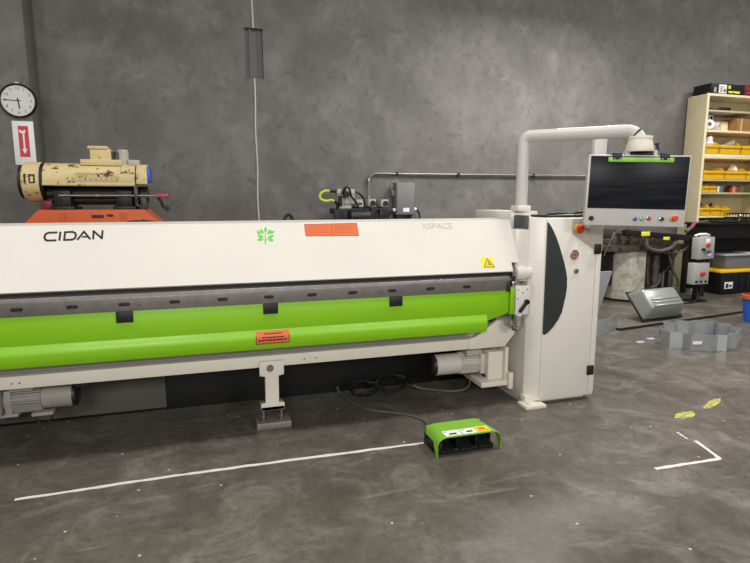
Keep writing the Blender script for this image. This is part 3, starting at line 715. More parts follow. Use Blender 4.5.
prism(b, [(-2.012, 2.335), (-1.991, 2.318), (-1.971, 2.318), (-1.950, 2.335), (-1.950, 2.30), (-1.962, 2.288), (-1.962, 2.12), (-1.945, 2.12), (-1.971, 2.06), (-1.997, 2.12), (-1.98, 2.12), (-1.98, 2.288), (-2.012, 2.30)][::1], 7.1845, 7.1865, 'Y')
obj('white_arrow', b, WHITE, WS)

# ------------------------------------------------------------------ old roll machine behind, left
RM = thing('roll_machine', 'old chipped cream roller head on an orange stand behind the folding machine', 'machine', (-1.0, 5.75, 0))
RY = 5.78
b = NB(); lathe(b, [(0, 0), (0.165, 0), (0.182, 0.014), (0.182, 0.14), (0.17, 0.15), (0, 0.15)], (-1.60, RY, 1.709), (1, 0, 0), 40); drum = obj('end_drum', b, OLDCREAM, RM)
b = NB(); cyl(b, (-1.452, RY, 1.709), (-1.425, RY, 1.709), 0.176, seg=40); cyl(b, (-1.63, RY, 1.709), (-1.60, RY, 1.709), 0.15, seg=40); obj('drum_seal', b, BLACK, drum)
b = NB(); dy0, dy1 = RY - 0.1845, RY - 0.165
bx(b, -1.567, -1.553, dy0, dy1, 1.695, 1.775)
for q in ((-1.530, -1.518, 1.695, 1.775), (-1.492, -1.480, 1.695, 1.775), (-1.522, -1.488, 1.695, 1.707), (-1.522, -1.488, 1.763, 1.775)): bx(b, q[0], q[1], dy0, dy1, q[2], q[3], 0.002)
obj('drum_lettering', b, INK, drum, label='dark painted number 10')
b = NB()
hp = [(RY - .172, 1.69)] + [(RY + .175 * math.cos(a), 1.70 + .185 * math.sin(a)) for a in [PI - PI * k / 14 * 1.0 for k in range(15)]] + [(RY + .172, 1.69)]
prism(b, hp, -1.425, -0.655, 'X'); bx(b, -1.43, -0.655, RY - .18, RY - .165, 1.676, 1.70, 0.003)
hsg = obj('roller_housing', b, OLDCREAM, RM)
b = NB(); hp2 = [(y, z * 1.0 + (0.0 if z > 1.7 else 0.0)) for y, z in hp]
prism(b, hp2, -0.645, -0.55, 'X', 0.006); obj('housing_end_cap', b, OLDCREAM, RM)
b = NB(); bx(b, -0.55, -0.525, RY - .12, RY + .1, 1.71, 1.86, 0.006); obj('blue_end_box', b, BLUE, RM)
b = NB()
for k in range(9):
    x = -1.18 + k * 0.045; bx(b, x, x + 0.028, RY - .1795 + .002 * (k % 2), RY - .165, 1.735, 1.775, 0.004)
bx(b, -1.16, -0.83, RY - .176, RY - .165, 1.79, 1.797); bx(b, -1.19, -0.80, RY - .1785, RY - .165, 1.722, 1.728)
obj('cast_relief', b, OLDCREAM, RM)
b = NB(); bx(b, -1.12, -0.77, RY - .10, RY + .1, 1.865, 1.92, 0.006); bx(b, -1.04, -0.86, RY - .075, RY + .075, 1.91, 2.02, 0.01); bx(b, -1.055, -0.885, RY - .085, RY + .085, 2.015, 2.045, 0.008)
tb = obj('oil_box', b, OLDCREAM, RM)
b = NB(); lathe(b, [(0.05, 1.87), (0.05, 2.01), (0.042, 2.02), (0, 2.02)], (-0.765, RY, 0), (0, 0, 1), 20); bx(b, -0.72, -0.62, RY - .05, RY + .05, 1.87, 1.925, 0.005); obj('breather_cap', b, BEIGE, RM)
b = NB(); cyl(b, (-0.85, RY - .02, 1.9), (-0.85, RY - .02, 2.0), 0.02); bx(b, -0.835, -0.80, RY - .05, RY + .03, 1.88, 1.99, 0.004); obj('oil_box_clamp', b, DARK, RM)
b = NB(); cyl(b, (-1.43, RY, 1.60), (-0.56, RY, 1.60), 0.075); cyl(b, (-1.43, RY - .02, 1.545), (-0.6, RY - .02, 1.545), 0.045); obj('lower_roller', b, BLACKM, RM)
for x in (-1.28, -0.76):
    b = NB(); bx(b, x - .07, x + .07, RY - .16, RY + .15, 1.465, 1.63, 0.006); bx(b, x - .10, x + .10, RY - .18, RY + .17, 1.455, 1.485, 0.004)
    for dx in (-.08, -.03, .04): cyl(b, (x + dx, RY - .16, 1.48), (x + dx, RY - .16, 1.515), 0.012, seg=8)
    obj('roller_bracket', b, BLACKM, RM)
b = NB(); cyl(b, (-1.30, RY - .19, 1.585), (-0.46, RY - .19, 1.585), 0.009, seg=12); cyl(b, (-1.0, RY - .19, 1.585), (-0.96, RY - .19, 1.585), 0.013, seg=12)
rod = obj('adjusting_rod', b, STEEL, RM)
b = NB(); bx(b, -0.47, -0.36, RY - .215, RY - .165, 1.565, 1.605, 0.014); obj('crank_grip', b, PINK, rod)
b = NB(); tube(b, smooth_pts([(-0.46, RY - .19, 1.57), (-0.43, RY - .19, 1.53), (-0.42, RY - .19, 1.49), (-0.385, RY - .19, 1.46)]), 0.013); cyl(b, (-0.385, RY - .22, 1.465), (-0.385, RY - .16, 1.465), 0.028); obj('crank_arm', b, BLACKM, rod)
b = NB(); bx(b, -0.665, -0.635, RY - .2, RY - .12, 1.50, 1.68, 0.004); bx(b, -0.62, -0.57, RY - .17, RY + .1, 1.46, 1.6, 0.004); obj('side_lever', b, RUST, RM)
b = NB(); bx(b, -1.47, -1.38, RY - .1, RY + .05, 1.46, 1.54, 0.004); obj('red_switch_box', b, DKRED, RM)
b = NB(); prism(b, [(-1.46, 1.457), (-0.58, 1.457), (-0.42, 1.30), (-0.40, 0.0), (-1.64, 0.0), (-1.62, 1.30)], RY - .25, RY + .25, 'Y', 0.008)
bx(b, -1.285, -1.245, RY - .262, RY - .248, 0, 1.43); bx(b, -0.78, -0.74, RY - .262, RY - .248, 0, 1.43)
obj('orange_stand', b, ORANGE, RM)
b = NB(); prism(b, [(-0.62 + .22 * math.cos(PI * k / 12), 1.30 + .06 * math.sin(PI * k / 12)) for k in range(13)][::-1], RY - .258, RY - .249, 'Y'); bx(b, -1.03, -0.93, RY - .256, RY - .249, 1.385, 1.41); bx(b, -0.90, -0.85, RY - .256, RY - .249, 1.395, 1.415); obj('stand_slot', b, BLACK, RM)

# ------------------------------------------------------------------ hydraulic unit, conduit, boxes along the back wall
HU = thing('hydraulic_power_unit', 'black hydraulic pump unit with a yellow-green hose by the back wall', 'hydraulic unit', (1.95, 7.25, 0))
b = NB()
bx(b, 1.62, 2.30, 7.05, 7.45, 0, 1.18, 0.01)
prism(b, [(1.60, 1.42), (1.72, 1.42), (1.74, 1.18), (1.62, 1.18)], 7.10, 7.16, 'Y', 0.004); prism(b, [(1.72, 1.42), (1.80, 1.42), (1.82, 1.18), (1.74, 1.18)], 7.12, 7.20, 'Y', 0.004)
prism(b, [(2.12, 1.44), (2.2, 1.44), (2.2, 1.18), (2.12, 1.18)], 7.12, 7.20, 'Y', 0.004); prism(b, [(2.24, 1.42), (2.34, 1.42), (2.30, 1.18), (2.22, 1.18)], 7.10, 7.16, 'Y', 0.004)
bx(b, 1.60, 2.34, 7.2, 7.4, 1.36, 1.43, 0.006)
obj('pump_frame', b, BLACKM, HU)
b = NB(); lathe(b, [(0, 0), (0.075, 0), (0.09, 0.015), (0.09, 0.285), (0.075, 0.30), (0, 0.30)], (1.805, 7.11, 1.325), (1, 0, 0), 28); obj('pump_motor', b, DARK, HU)
b = NB()
for x in (1.66, 1.76, 1.84): bx(b, x, x + 0.06, 7.18, 7.28, 1.43 + (0.06 if x > 1.7 else 0.16), 1.69, 0.006); bx(b, x - .005, x + .065, 7.17, 7.29, 1.62, 1.665, 0.004)
bx(b, 1.70, 1.86, 7.19, 7.28, 1.50, 1.60, 0.006); bx(b, 1.68, 1.86, 7.2, 7.27, 1.43, 1.5)
obj('valve_block', b, LGREYBOX, HU)
b = NB(); cyl(b, (1.76, 7.17, 1.57), (1.76, 7.17, 1.70), 0.02); cyl(b, (1.80, 7.16, 1.58), (1.80, 7.16, 1.66), 0.016); cyl(b, (1.70, 7.17, 1.46), (1.70, 7.17, 1.60), 0.025); obj('valve_solenoid', b, BLACK, HU)
b = NB(); tube(b, smooth_pts([(1.585, 7.2, 1.66), (1.50, 7.2, 1.663), (1.44, 7.2, 1.63), (1.425, 7.2, 1.585), (1.45, 7.2, 1.545), (1.52, 7.2, 1.53), (1.58, 7.2, 1.54), (1.63, 7.2, 1.52)]), 0.018); obj('return_hose', b, HOSEY, HU, label='yellow-green looped hose')
b = NB(); tube(b, smooth_pts([(1.56, 7.2, 1.661), (1.64, 7.2, 1.66), (1.70, 7.2, 1.65)]), 0.02); tube(b, smooth_pts([(1.62, 7.2, 1.525), (1.66, 7.2, 1.50), (1.67, 7.2, 1.43)]), 0.02)
tube(b, smooth_pts([(1.87, 7.2, 1.645), (1.96, 7.2, 1.64), (2.03, 7.2, 1.57), (2.05, 7.2, 1.47), (2.05, 7.2, 1.42)]), 0.016)
tube(b, smooth_pts([(1.72, 7.15, 1.62), (1.76, 7.13, 1.71), (1.82, 7.14, 1.69), (1.85, 7.16, 1.60), (1.92, 7.18, 1.52), (1.96, 7.2, 1.44)]), 0.013)
obj('pressure_hose', b, BLACK, HU)
b = NB(); bx(b, 1.795, 1.875, 7.0, 7.03, 1.16, 1.235, 0.004); bx(b, 1.75, 1.83, 7.14, 7.2, 1.24, 1.27); obj('orange_tag', b, ORLABEL, HU)
def jbox(x, z, nm, lab, face):
    t = thing(nm, lab, 'electrical box', (x, 7.45, z))
    b = NB(); bx(b, x - 0.055, x + 0.055, 7.40, 7.5985, z - 0.05, z + 0.055, 0.006); obj('box_body', b, LGREYBOX, t)
    b = NB(); face(b, x, z); obj('outlet_face', b, BLACK, t)
fr_ = lambda b, x, z: (bx(b, x - .02, x + .035, 7.392, 7.401, z - .012, z + .012, 0.004))
rd_ = lambda b, x, z: (cyl(b, (x + .008, 7.401, z), (x + .008, 7.372, z), 0.036), bx(b, x - .03, x + .05, 7.37, 7.385, z - .03, z - .01, 0.004))
jbox(2.035, 1.495, 'outlet_box', 'small grey outlet box on the wall, leftmost of three above the pump', fr_)
jbox(2.216, 1.50, 'outlet_box', 'grey outlet box on the wall at the foot of the bent conduit', rd_)
jbox(2.405, 1.495, 'outlet_box', 'grey outlet box with black plug, rightmost of three above the pump', rd_)
b = NB(); pts = [(2.216, 7.56, 1.55), (2.216, 7.56, 1.70), (2.216, 7.56, 1.80)]
for k in range(1, 10): a = R(10 * k); pts.append((2.216 + 0.12 * (1 - math.cos(a)), 7.56, 1.80 + 0.12 * math.sin(a)))
pts += [(3.0, 7.56, 1.92), (4.2, 7.56, 1.925), (6.03, 7.56, 1.93)]
CD = thing('wall_conduit', 'thin steel conduit bending up and running along the back wall', 'conduit', (2.216, 7.56, 1.55))
tube(b, pts, 0.017, 10); obj('conduit_pipe', b, STEEL, CD)
for x in (2.62, 3.6, 4.9):
    b = NB(); bx(b, x, x + .035, 7.535, 7.5985, 1.895, 1.95, 0.003); obj('pipe_clip', b, DARK, CD)
for z in (1.57, 1.81):
    b = NB(); cyl(b, (2.216, 7.56, z), (2.216, 7.56, z + 0.04), 0.024, seg=12); obj('pipe_coupling', b, CHROME, CD)
b = NB(); bx(b, 6.00, 6.235, 7.51, 7.5985, 0.0, 2.53, 0.006)
tag(obj('wall_trunking', b, TRUNK, origin=(6.1, 7.55, 0)), 'pale grey vertical cable trunking on the back wall behind the console', 'trunking')
WB = thing('disconnect_box', 'dark grey electrical disconnect box with white sticker on the back wall', 'electrical box', (2.71, 7.5, 1.3))
b = NB(); bx(b, 2.58, 2.86, 7.40, 7.5985, 1.33, 1.79, 0.006); obj('box_body', b, GREYBOX, WB)
b = NB(); bx(b, 2.588, 2.852, 7.392, 7.401, 1.345, 1.775, 0.003); obj('box_door', b, GREYBOX, WB)
b = NB(); bx(b, 2.68, 2.775, 7.389, 7.3925, 1.375, 1.43); obj('box_sticker', b, WHITE, WB)
b = NB(); bx(b, 2.535, 2.58, 7.46, 7.54, 1.60, 1.68, 0.006); bx(b, 2.52, 2.545, 7.46, 7.49, 1.66, 1.77, 0.006); obj('switch_handle', b, GREYBOX, WB)
b = NB(); cyl(b, (2.54, 7.45, 1.40), (2.585, 7.45, 1.40), 0.025); cyl(b, (2.86, 7.45, 1.41), (2.90, 7.45, 1.41), 0.025); obj('cable_gland', b, WHITE, WB)
b = NB(); tube(b, smooth_pts([(2.545, 7.45, 1.40), (2.49, 7.45, 1.36), (2.46, 7.45, 1.27), (2.45, 7.45, 1.0)]), 0.014); tube(b, smooth_pts([(2.89, 7.45, 1.41), (2.94, 7.45, 1.37), (2.96, 7.45, 1.27), (2.965, 7.45, 1.0)]), 0.014); obj('feed_cable', b, BLACK, WB)
b = NB(); bx(b, 2.60, 2.84, 7.46, 7.59, 1.16, 1.33, 0.006); obj('lower_box', b, BLACKM, WB)

# ------------------------------------------------------------------ shelf unit on the right
SX0, SX1 = 7.84, 9.30
SU = thing('shelf_unit', 'tall cream metal shelf unit against the back wall, stacked with yellow bins', 'shelf', (8.57, 7.37, 0))
for x in (SX0, SX1 - 0.035):
    b = NB(); bx(b, x, x + 0.035, 7.165, 7.54, 0, 3.245, 0.002); sp = obj('side_panel', b, SHELFP, SU)
    b = NB(); bx(b, x - .004, x + 0.04, 7.15, 7.166, 0, 3.262, 0.003); obj('panel_edge', b, SHELFE, sp)
b = NB(); bx(b, SX0 + .035, SX1 - .035, 7.525, 7.54, 0, 3.24); obj('back_panel', b, SHELFP, SU)
SHZ = [(3.262, .04), (3.005, .03), (2.685, .035), (2.30, .075), (1.885, .03), (1.668, .03), (1.28, .035), (0.75, .035), (0.25, .035)]
for z, t in SHZ:
    b = NB(); bx(b, SX0 + .036, SX1 - .036, 7.152, 7.525, z - t, z, 0.003); obj('shelf_board', b, SHELFE if t > .03 else SHELFP, SU)

def make_bin(x, z, w, label, h=0.15, d=0.30, y0=7.13, grp='yellow bins on the shelves'):
    B = thing('yellow_bin', label, 'bin', (x + w / 2, y0 + d / 2, z), grp)
    b = NB(); t = 0.006
    bx(b, x + .008, x + w - .008, y0 + .02, y0 + d, z, z + t)
    bx(b, x + .008, x + w - .008, y0 + d - t, y0 + d, z, z + h)
    bx(b, x + .008, x + w - .008, y0 + .018, y0 + .018 + t, z, z + h * .55)
    for xx in (x + .004, x + w - .004 - t): prism(b, [(y0 + .018, z), (y0 + d, z), (y0 + d, z + h), (y0 + .09, z + h), (y0 + .018, z + h * .6)], xx, xx + t, 'X')
    obj('bin_shell', b, YELLOW, B)
    b = NB(); bx(b, x, x + w, y0, y0 + .026, z + h * .5, z + h * .72, 0.004); obj('bin_lip', b, YELLOW, B)
    return B
row3 = 2.30; row4 = 1.885
make_bin(7.885, row3, 0.28, 'narrow yellow bin with a white bag in it, third row of the shelf', 0.20, 0.35)
make_bin(8.185, row3, 0.45, 'wide yellow bin holding a grey scoop, right of the bin with the white bag', 0.20, 0.35)
make_bin(8.655, row3, 0.46, 'wide yellow bin at the picture edge beside the bin with the scoop', 0.20, 0.35)
make_bin(7.885, row4, 0.45, 'wide yellow bin at the shelf end in the row below the thick board', 0.19, 0.35)
make_bin(8.35, row4, 0.46, 'wide yellow bin with a pale ball in it, row below the thick board', 0.19, 0.35)
make_bin(8.825, row4, 0.40, 'yellow bin cut by the picture edge, row below the thick board', 0.19, 0.35)
make_bin(7.885, 1.669, 0.16, 'small yellow bin at the shelf end beside another, left of the silver tin', 0.13, 0.25)
make_bin(8.05, 1.669, 0.16, 'small yellow bin directly left of the silver tin', 0.13, 0.25)
make_bin(7.885, 1.281, 0.22, 'yellow bin with dark tools at the left end of the lowest visible shelf', 0.18, 0.32)
make_bin(8.11, 1.281, 0.22, 'yellow bin with a dark tool, second on the lowest visible shelf', 0.18, 0.32)
make_bin(8.335, 1.281, 0.20, 'yellow bin third along the lowest visible shelf', 0.16, 0.30)
# things on the shelves
def blob(name, c, r, mat, label, cat, sq=(1, 1, 1), seed=1):
    b = NB(); bmesh.ops.create_icosphere(b, subdivisions=3, radius=1)
    rnd = random.Random(seed); ph = [rnd.uniform(0, 6) for _ in range(6)]
    for vtx in b.verts:
        q = vtx.co.copy(); k = 1 + .14 * math.sin(4 * q.x + ph[0]) + .12 * math.sin(5 * q.y + ph[1]) + .12 * math.sin(6 * q.z + ph[2])
        vtx.co = Vector((c[0] + q.x * r * k * sq[0], c[1] + q.y * r * k * sq[1], c[2] + q.z * r * k * sq[2]))
    return tag(obj(name, b, mat, origin=c), label, cat)
blob('plastic_bag', (8.05, 7.27, 2.475), 0.095, BAG, 'crumpled white plastic bag sitting in the narrow yellow bin', 'bag', (1, 1.1, 1.0), 3)
blob('rag_ball', (8.70, 7.32, 2.06), 0.075, SHELFE, 'pale round bundle poking out of a wide yellow bin', 'bundle', (1, 1, 1), 4)
b = NB(); prism(b, [(8.36, 2.45), (8.58, 2.545), (8.60, 2.48), (8.52, 2.44)], 7.22, 7.30, 'Y', 0.006); bx(b, 8.28, 8.42, 7.24, 7.27, 2.445, 2.465, 0.005); bx(b, 8.46, 8.55, 7.23, 7.29, 2.31, 2.45)
tag(obj('metal_scoop', b, BEIGE, origin=(8.45, 7.26, 2.31)), 'grey scoop lying in the wide yellow bin right of the bag', 'scoop')
T = thing('silver_tin', 'silver round tin on the shelf right of the small yellow bins', 'tin', (8.36, 7.3, 1.669))
b = NB(); lathe(b, [(0, 0), (0.085, 0), (0.085, 0.10), (0.079, 0.105), (0, 0.102)], (8.36, 7.27, 1.669)); obj('tin_body', b, CHROME, T)
b = NB(); lathe(b, [(0.087, 0.095), (0.089, 0.10), (0.087, 0.107), (0.08, 0.107)], (8.36, 7.27, 1.669)); obj('tin_lid_rim', b, STEEL, T)
T = thing('copper_tin', 'copper-coloured tin on the same shelf as the silver tin, farther right', 'tin', (8.74, 7.3, 1.669))
b = NB(); lathe(b, [(0, 0), (0.11, 0), (0.11, 0.11), (0.10, 0.118), (0, 0.115)], (8.74, 7.30, 1.669)); obj('tin_body', b, COPPER, T)
b = NB(); lathe(b, [(0.112, 0.10), (0.114, 0.108), (0.112, 0.119), (0.1, 0.119)], (8.74, 7.30, 1.669)); obj('tin_lid_rim', b, DARK, T)
T = thing('tape_roll', 'white tape roll standing at the front left corner of the second shelf', 'roll', (7.95, 7.2, 2.686))
b = NB(); lathe(b, [(0.035, 0), (0.078, 0), (0.078, 0.08), (0.035, 0.08), (0.035, 0)], (7.97, 7.24, 2.768), (-0.35, -1, 0.12), 28); obj('roll_body', b, WHITE, T)
b = NB(); lathe(b, [(0.024, -0.002), (0.036, -0.002), (0.036, 0.084), (0.024, 0.084), (0.024, -0.002)], (7.97, 7.24, 2.768), (-0.35, -1, 0.12), 20); obj('roll_core', b, BEIGE, T)
T = thing('tape_roll', 'smaller pale roll lying right of the standing white tape roll', 'roll', (8.12, 7.2, 2.686))
b = NB(); lathe(b, [(0.025, 0), (0.06, 0), (0.06, 0.07), (0.025, 0.07), (0.025, 0)], (8.13, 7.24, 2.748), (0.5, -1, 0.2), 24); obj('roll_body', b, BAG, T)
b = NB(); lathe(b, [(0.016, -.002), (0.026, -.002), (0.026, 0.072), (0.016, 0.072), (0.016, -.002)], (8.13, 7.24, 2.748), (0.5, -1, 0.2), 16); obj('roll_core', b, BEIGE, T)
T = thing('white_dispenser', 'white box with a black window behind the white tape roll', 'dispenser', (8.06, 7.36, 2.686))
b = NB(); bx(b, 8.055, 8.165, 7.30, 7.40, 2.686, 2.95, 0.015); obj('dispenser_body', b, WHITE, T)
b = NB(); bx(b, 8.09, 8.135, 7.292, 7.303, 2.85, 2.925, 0.004); obj('dispenser_window', b, BLACK, T)
def carton(name, x0, x1, y0, y1, z0, z1, mat, label, cat='box', flap=None):
    T = thing(name, label, cat, ((x0 + x1) / 2, (y0 + y1) / 2, z0))
    b = NB(); bx(b, x0, x1, y0, y1, z0, z1, 0.005); obj('box_body', b, mat, T)
    if flap:
        b = NB(); flap(b); obj('box_tape', b, SHELFP, T)
    return T
carton('cardboard_box', 8.57, 8.97, 7.2, 7.5, 2.686, 2.90, CARD, 'brown cardboard box on the second shelf at the picture edge', flap=lambda b: bx(b, 8.65, 8.68, 7.196, 7.201, 2.69, 2.898))
carton('cream_carton', 8.18, 8.54, 7.34, 7.50, 2.686, 2.86, SHELFE, 'cream carton between the white dispenser and the brown cardboard box', flap=lambda b: bx(b, 8.36, 8.39, 7.335, 7.341, 2.69, 2.86))
T = carton('black_box', 7.90, 8.60, 7.16, 7.50, 3.263, 3.425, BLACK, 'black tool box carton with white label on top of the shelf unit')
b = NB(); bx(b, 8.06, 8.22, 7.152, 7.161, 3.272, 3.41); obj('box_label', b, WHITE, T)
b = NB()
for k in range(4): bx(b, 8.085, 8.13 + .02 * (k % 2), 7.149, 7.153, 3.29 + .025 * k, 3.30 + .025 * k)
bx(b, 8.165, 8.20, 7.149, 7.153, 3.29, 3.34); obj('label_print', b, GREYDARK, T)
b = NB(); bx(b, 8.27, 8.37, 7.154, 7.161, 3.285, 3.318); bx(b, 8.385, 8.51, 7.154, 7.161, 3.285, 3.318); bx(b, 8.26, 8.31, 7.154, 7.161, 3.35, 3.40); obj('yellow_print', b, YELLOWS, T)
b = NB(); bx(b, 7.96, 8.01, 7.154, 7.161, 3.28, 3.36); obj('handle_slot', b, BEIGE, T)
T = carton('red_carton', 8.62, 9.0, 7.16, 7.5, 3.263, 3.44, DKRED, 'dark red carton right of the black box on top of the shelf')
b = NB(); bx(b, 8.66, 8.8, 7.153, 7.161, 3.29, 3.32); bx(b, 8.66, 8.74, 7.153, 7.161, 3.35, 3.37); obj('box_print', b, PINK, T)
b = NB(); tube(b, [(7.93, 7.3, 3.03), (8.3, 7.25, 3.03), (8.32, 7.25, 3.035)], 0.02); tube(b, [(8.2, 7.22, 3.04), (8.5, 7.35, 3.04)], 0.03); bx(b, 8.28, 8.42, 7.2, 7.32, 3.006, 3.07, 0.02)
tag(obj('hand_tools', b, BLACKM, origin=(8.2, 7.28, 3.006)), 'dark long-handled tool lying on the topmost inner shelf', 'tool')
for x, lab in ((7.95, 'dark tool sticking out of the left bin on the lowest visible shelf'), (8.17, 'dark angled tool sticking out of the second bin on the lowest visible shelf')):
    b = NB(); tube(b, [(x - .05, 7.2, 1.41), (x + .07, 7.26, 1.475)], 0.022); tube(b, [(x - .05, 7.2, 1.415), (x - .02, 7.3, 1.30)], 0.012); tag(obj('hand_tool', b, BLACK, origin=(x, 7.23, 1.3)), lab, 'tool')

# ------------------------------------------------------------------ work bench with storage totes under it
WBN = thing('work_bench', 'black steel work bench in front of the cream shelf unit at the right', 'work bench', (8.4, 6.85, 0))
b = NB(); bx(b, 7.50, 9.5, 6.62, 7.14, 1.15, 1.18, 0.004); obj('bench_top', b, BLACKM, WBN)
b = NB(); bx(b, 7.55, 9.45, 6.68, 7.08, 0.93, 1.15, 0.006); obj('bench_apron', b, BLACK, WBN)
for x, y in ((7.56, 6.70), (9.42, 6.70), (7.56, 7.05), (9.42, 7.05)):
    b = NB(); bx(b, x - .03, x + .03, y - .03, y + .03, 0, 0.94, 0.004); obj('leg', b, BLACKM, WBN)
b = NB(); bx(b, 7.59, 9.39, 7.138, 7.146, 0.05, 0.93); obj('bench_back', b, BLACK, WBN)
T = thing('wire_basket', 'black wire basket standing on the work bench', 'basket', (8.48, 6.85, 1.18))
b = NB()
for z in (1.19, 1.255, 1.32):
    tube(b, [(8.25, 6.75, z), (8.72, 6.75, z), (8.72, 7.0, z), (8.25, 7.0, z), (8.25, 6.75, z)], 0.008, 6)
for k in range(9): tube(b, [(8.25 + k * .0585, 6.75, 1.185), (8.25 + k * .0585, 6.75, 1.32)], 0.005, 6); tube(b, [(8.25 + k * .0585, 7.0, 1.185), (8.25 + k * .0585, 7.0, 1.32)], 0.005, 6)
obj('basket_wires', b, BLACK, T)
b = NB(); bx(b, 8.26, 8.71, 6.76, 6.99, 1.181, 1.188); obj('basket_floor', b, BLACK, T)
T = thing('spray_can', 'small silver can in the black wire basket', 'can', (8.42, 6.85, 1.189))
b = NB(); lathe(b, [(0, 0), (0.03, 0), (0.03, 0.09), (0.02, 0.105), (0, 0.108)], (8.42, 6.86, 1.189), seg=16); obj('can_body', b, CHROME, T)
b = NB(); lathe(b, [(0.012, 0.105), (0.012, 0.125), (0, 0.127)], (8.42, 6.86, 1.189), seg=12); obj('can_cap', b, WHITE, T)
T = thing('blue_case', 'blue plastic case on the work bench at the picture edge', 'case', (8.72, 6.66, 1.18))
b = NB(); bx(b, 8.58, 8.9, 6.52, 6.74, 1.181, 1.215, 0.008); bx(b, 8.58, 8.9, 6.52, 6.74, 1.222, 1.26, 0.008); obj('case_shell', b, BLUE, T)
b = NB(); bx(b, 8.6, 8.88, 6.53, 6.73, 1.214, 1.224); obj('case_seam', b, BLACK, T)
b = NB(); tube(b, [(7.60, 6.66, 1.20), (7.72, 6.70, 1.205), (8.05, 6.68, 1.20)], 0.018); tube(b, [(7.70, 6.64, 1.20), (8.2, 6.64, 1.195)], 0.012); bx(b, 7.95, 8.1, 6.66, 6.78, 1.181, 1.23, 0.012)
tag(obj('steel_bars', b, DARK, origin=(7.8, 6.68, 1.18)), 'dark steel rods and block lying along the front of the work bench', 'bars')
T = thing('hand_shear', 'hand tool with a pink grip leaning from the left end of the work bench', 'tool', (7.24, 6.58, 1.12))
b = NB(); tube(b, [(7.08, 6.54, 1.13), (7.15, 6.56, 1.19)], 0.026); obj('grip', b, PINK, T)
b = NB(); tube(b, [(6.93, 6.50, 1.07), (7.08, 6.54, 1.13)], [0.03, 0.022]); tube(b, [(7.15, 6.56, 1.19), (7.52, 6.66, 1.22)], 0.014); obj('shaft', b, STEEL, T)
T = thing('storage_tote', 'grey plastic tote stacked on the black tote under the work bench', 'tote', (8.5, 6.950, 0.41))
b = NB(); prism(b, [(8.14, 0.415), (8.86, 0.415), (8.92, 0.63), (8.08, 0.63)], 6.760, 7.120, 'Y', 0.02); obj('tote_body', b, BLADEBIN, T)
b = NB(); bx(b, 8.05, 8.95, 6.730, 7.135, 0.63, 0.66, 0.008); obj('tote_rim', b, LGREYBOX, T)
b = NB(); bx(b, 8.6, 8.8, 6.800, 7.050, 0.6605, 0.672, 0.003); obj('tote_paper', b, WHITE, T)
T = thing('storage_tote', 'black plastic tote with yellow lid on the floor under the work bench', 'tote', (8.5, 6.950, 0))
b = NB(); prism(b, [(7.98, 0.0), (8.90, 0.0), (8.96, 0.36), (7.95, 0.36)], 6.700, 7.100, 'Y', 0.02)
for k in range(5): bx(b, 8.2 + k * .15, 8.23 + k * .15, 6.685, 6.700, 0.05, 0.32, 0.004)
obj('tote_body', b, BLACK, T)
b = NB(); bx(b, 7.92, 8.99, 6.670, 7.120, 0.362, 0.40, 0.012); bx(b, 8.0, 8.92, 6.740, 7.060, 0.395, 0.412, 0.006); obj('tote_lid', b, YELLOW, T)
b = NB(); bx(b, 8.0+.02, 8.17+.02, 6.674, 6.686, 0.10, 0.21, 0.002); obj('tote_label', b, WHITE, T)
b = NB(); bx(b, 8.04, 8.09, 6.670, 6.675, 0.12, 0.19); bx(b, 8.11, 8.16, 6.670, 6.675, 0.135, 0.165); obj('label_print', b, INK, T)

# ------------------------------------------------------------------ scuffed machine tool and control boxes behind the cabinet
MT = thing('shearing_machine', 'old machine with scuffed white pedestal and dark oily bed behind the console', 'machine', (6.2, 6.75, 0))
b = NB()
b2 = [(5.89, 6.80), (6.04, 6.60), (6.33, 6.60), (6.38, 7.1), (5.92, 7.2)]
prism(b, b2, 0.03, 0.78, 'Z', 0.02); bx(b, 6.34, 6.72, 6.62, 7.1, 0.03, 0.16, 0.015)
obj('pedestal', b, TANKWHITE, MT)
b = NB(); bx(b, 6.36, 6.70, 6.72, 7.05, 0.15, 0.76, 0.01); cyl(b, (6.58, 6.68, 0.25), (6.58, 6.68, 0.70), 0.06); tube(b, smooth_pts([(6.40, 6.66, 0.72), (6.41, 6.65, 0.4), (6.44, 6.64, 0.24), (6.55, 6.63, 0.22), (6.63, 6.63, 0.3), (6.64, 6.64, 0.42)]), 0.02); obj('oil_cylinder', b, RUST, MT)
b = NB(); bx(b, 5.55, 7.0, 6.52, 7.15, 0.79, 0.88, 0.01); bx(b, 5.62, 6.9, 6.6, 7.1, 0.88, 0.97, 0.012)
for k in range(8): bx(b, 5.66 + k * .16, 5.72 + k * .16, 6.56, 6.62, 0.86, 1.0 + .03 * (k % 3), 0.006)
bx(b, 5.7, 6.15, 6.6, 6.95, 0.96, 1.12, 0.02)
obj('machine_bed', b, RUST, MT)
b = NB(); prism(b, [(5.75, 1.115), (7.35, 0.985), (7.35, 0.90), (5.75, 1.03)], 6.42, 6.50, 'Y', 0.006); bl_ = obj('long_bar', b, BLACKM, MT)
b = NB(); bx(b, 6.02, 6.17, 6.405, 6.42, 1.02, 1.085, 0.003); bx(b, 6.43, 6.54, 6.405, 6.42, 0.955, 1.0, 0.003); obj('bar_sticker', b, YELLOWS, bl_)
b = NB()
tube(b, smooth_pts([(5.62, 6.5, 1.1), (5.56, 6.48, 0.98), (5.50, 6.48, 0.86), (5.46, 6.5, 0.74)]), 0.012); tube(b, smooth_pts([(6.05, 6.5, 0.96), (6.2, 6.42, 0.82), (6.5, 6.40, 0.76), (6.8, 6.42, 0.78), (7.0, 6.5, 0.85)]), 0.013)
tube(b, smooth_pts([(6.1, 6.4, 1.0), (6.12, 6.38, 0.86), (6.3, 6.36, 0.80), (6.55, 6.38, 0.84), (6.7, 6.45, 0.92)]), 0.03)
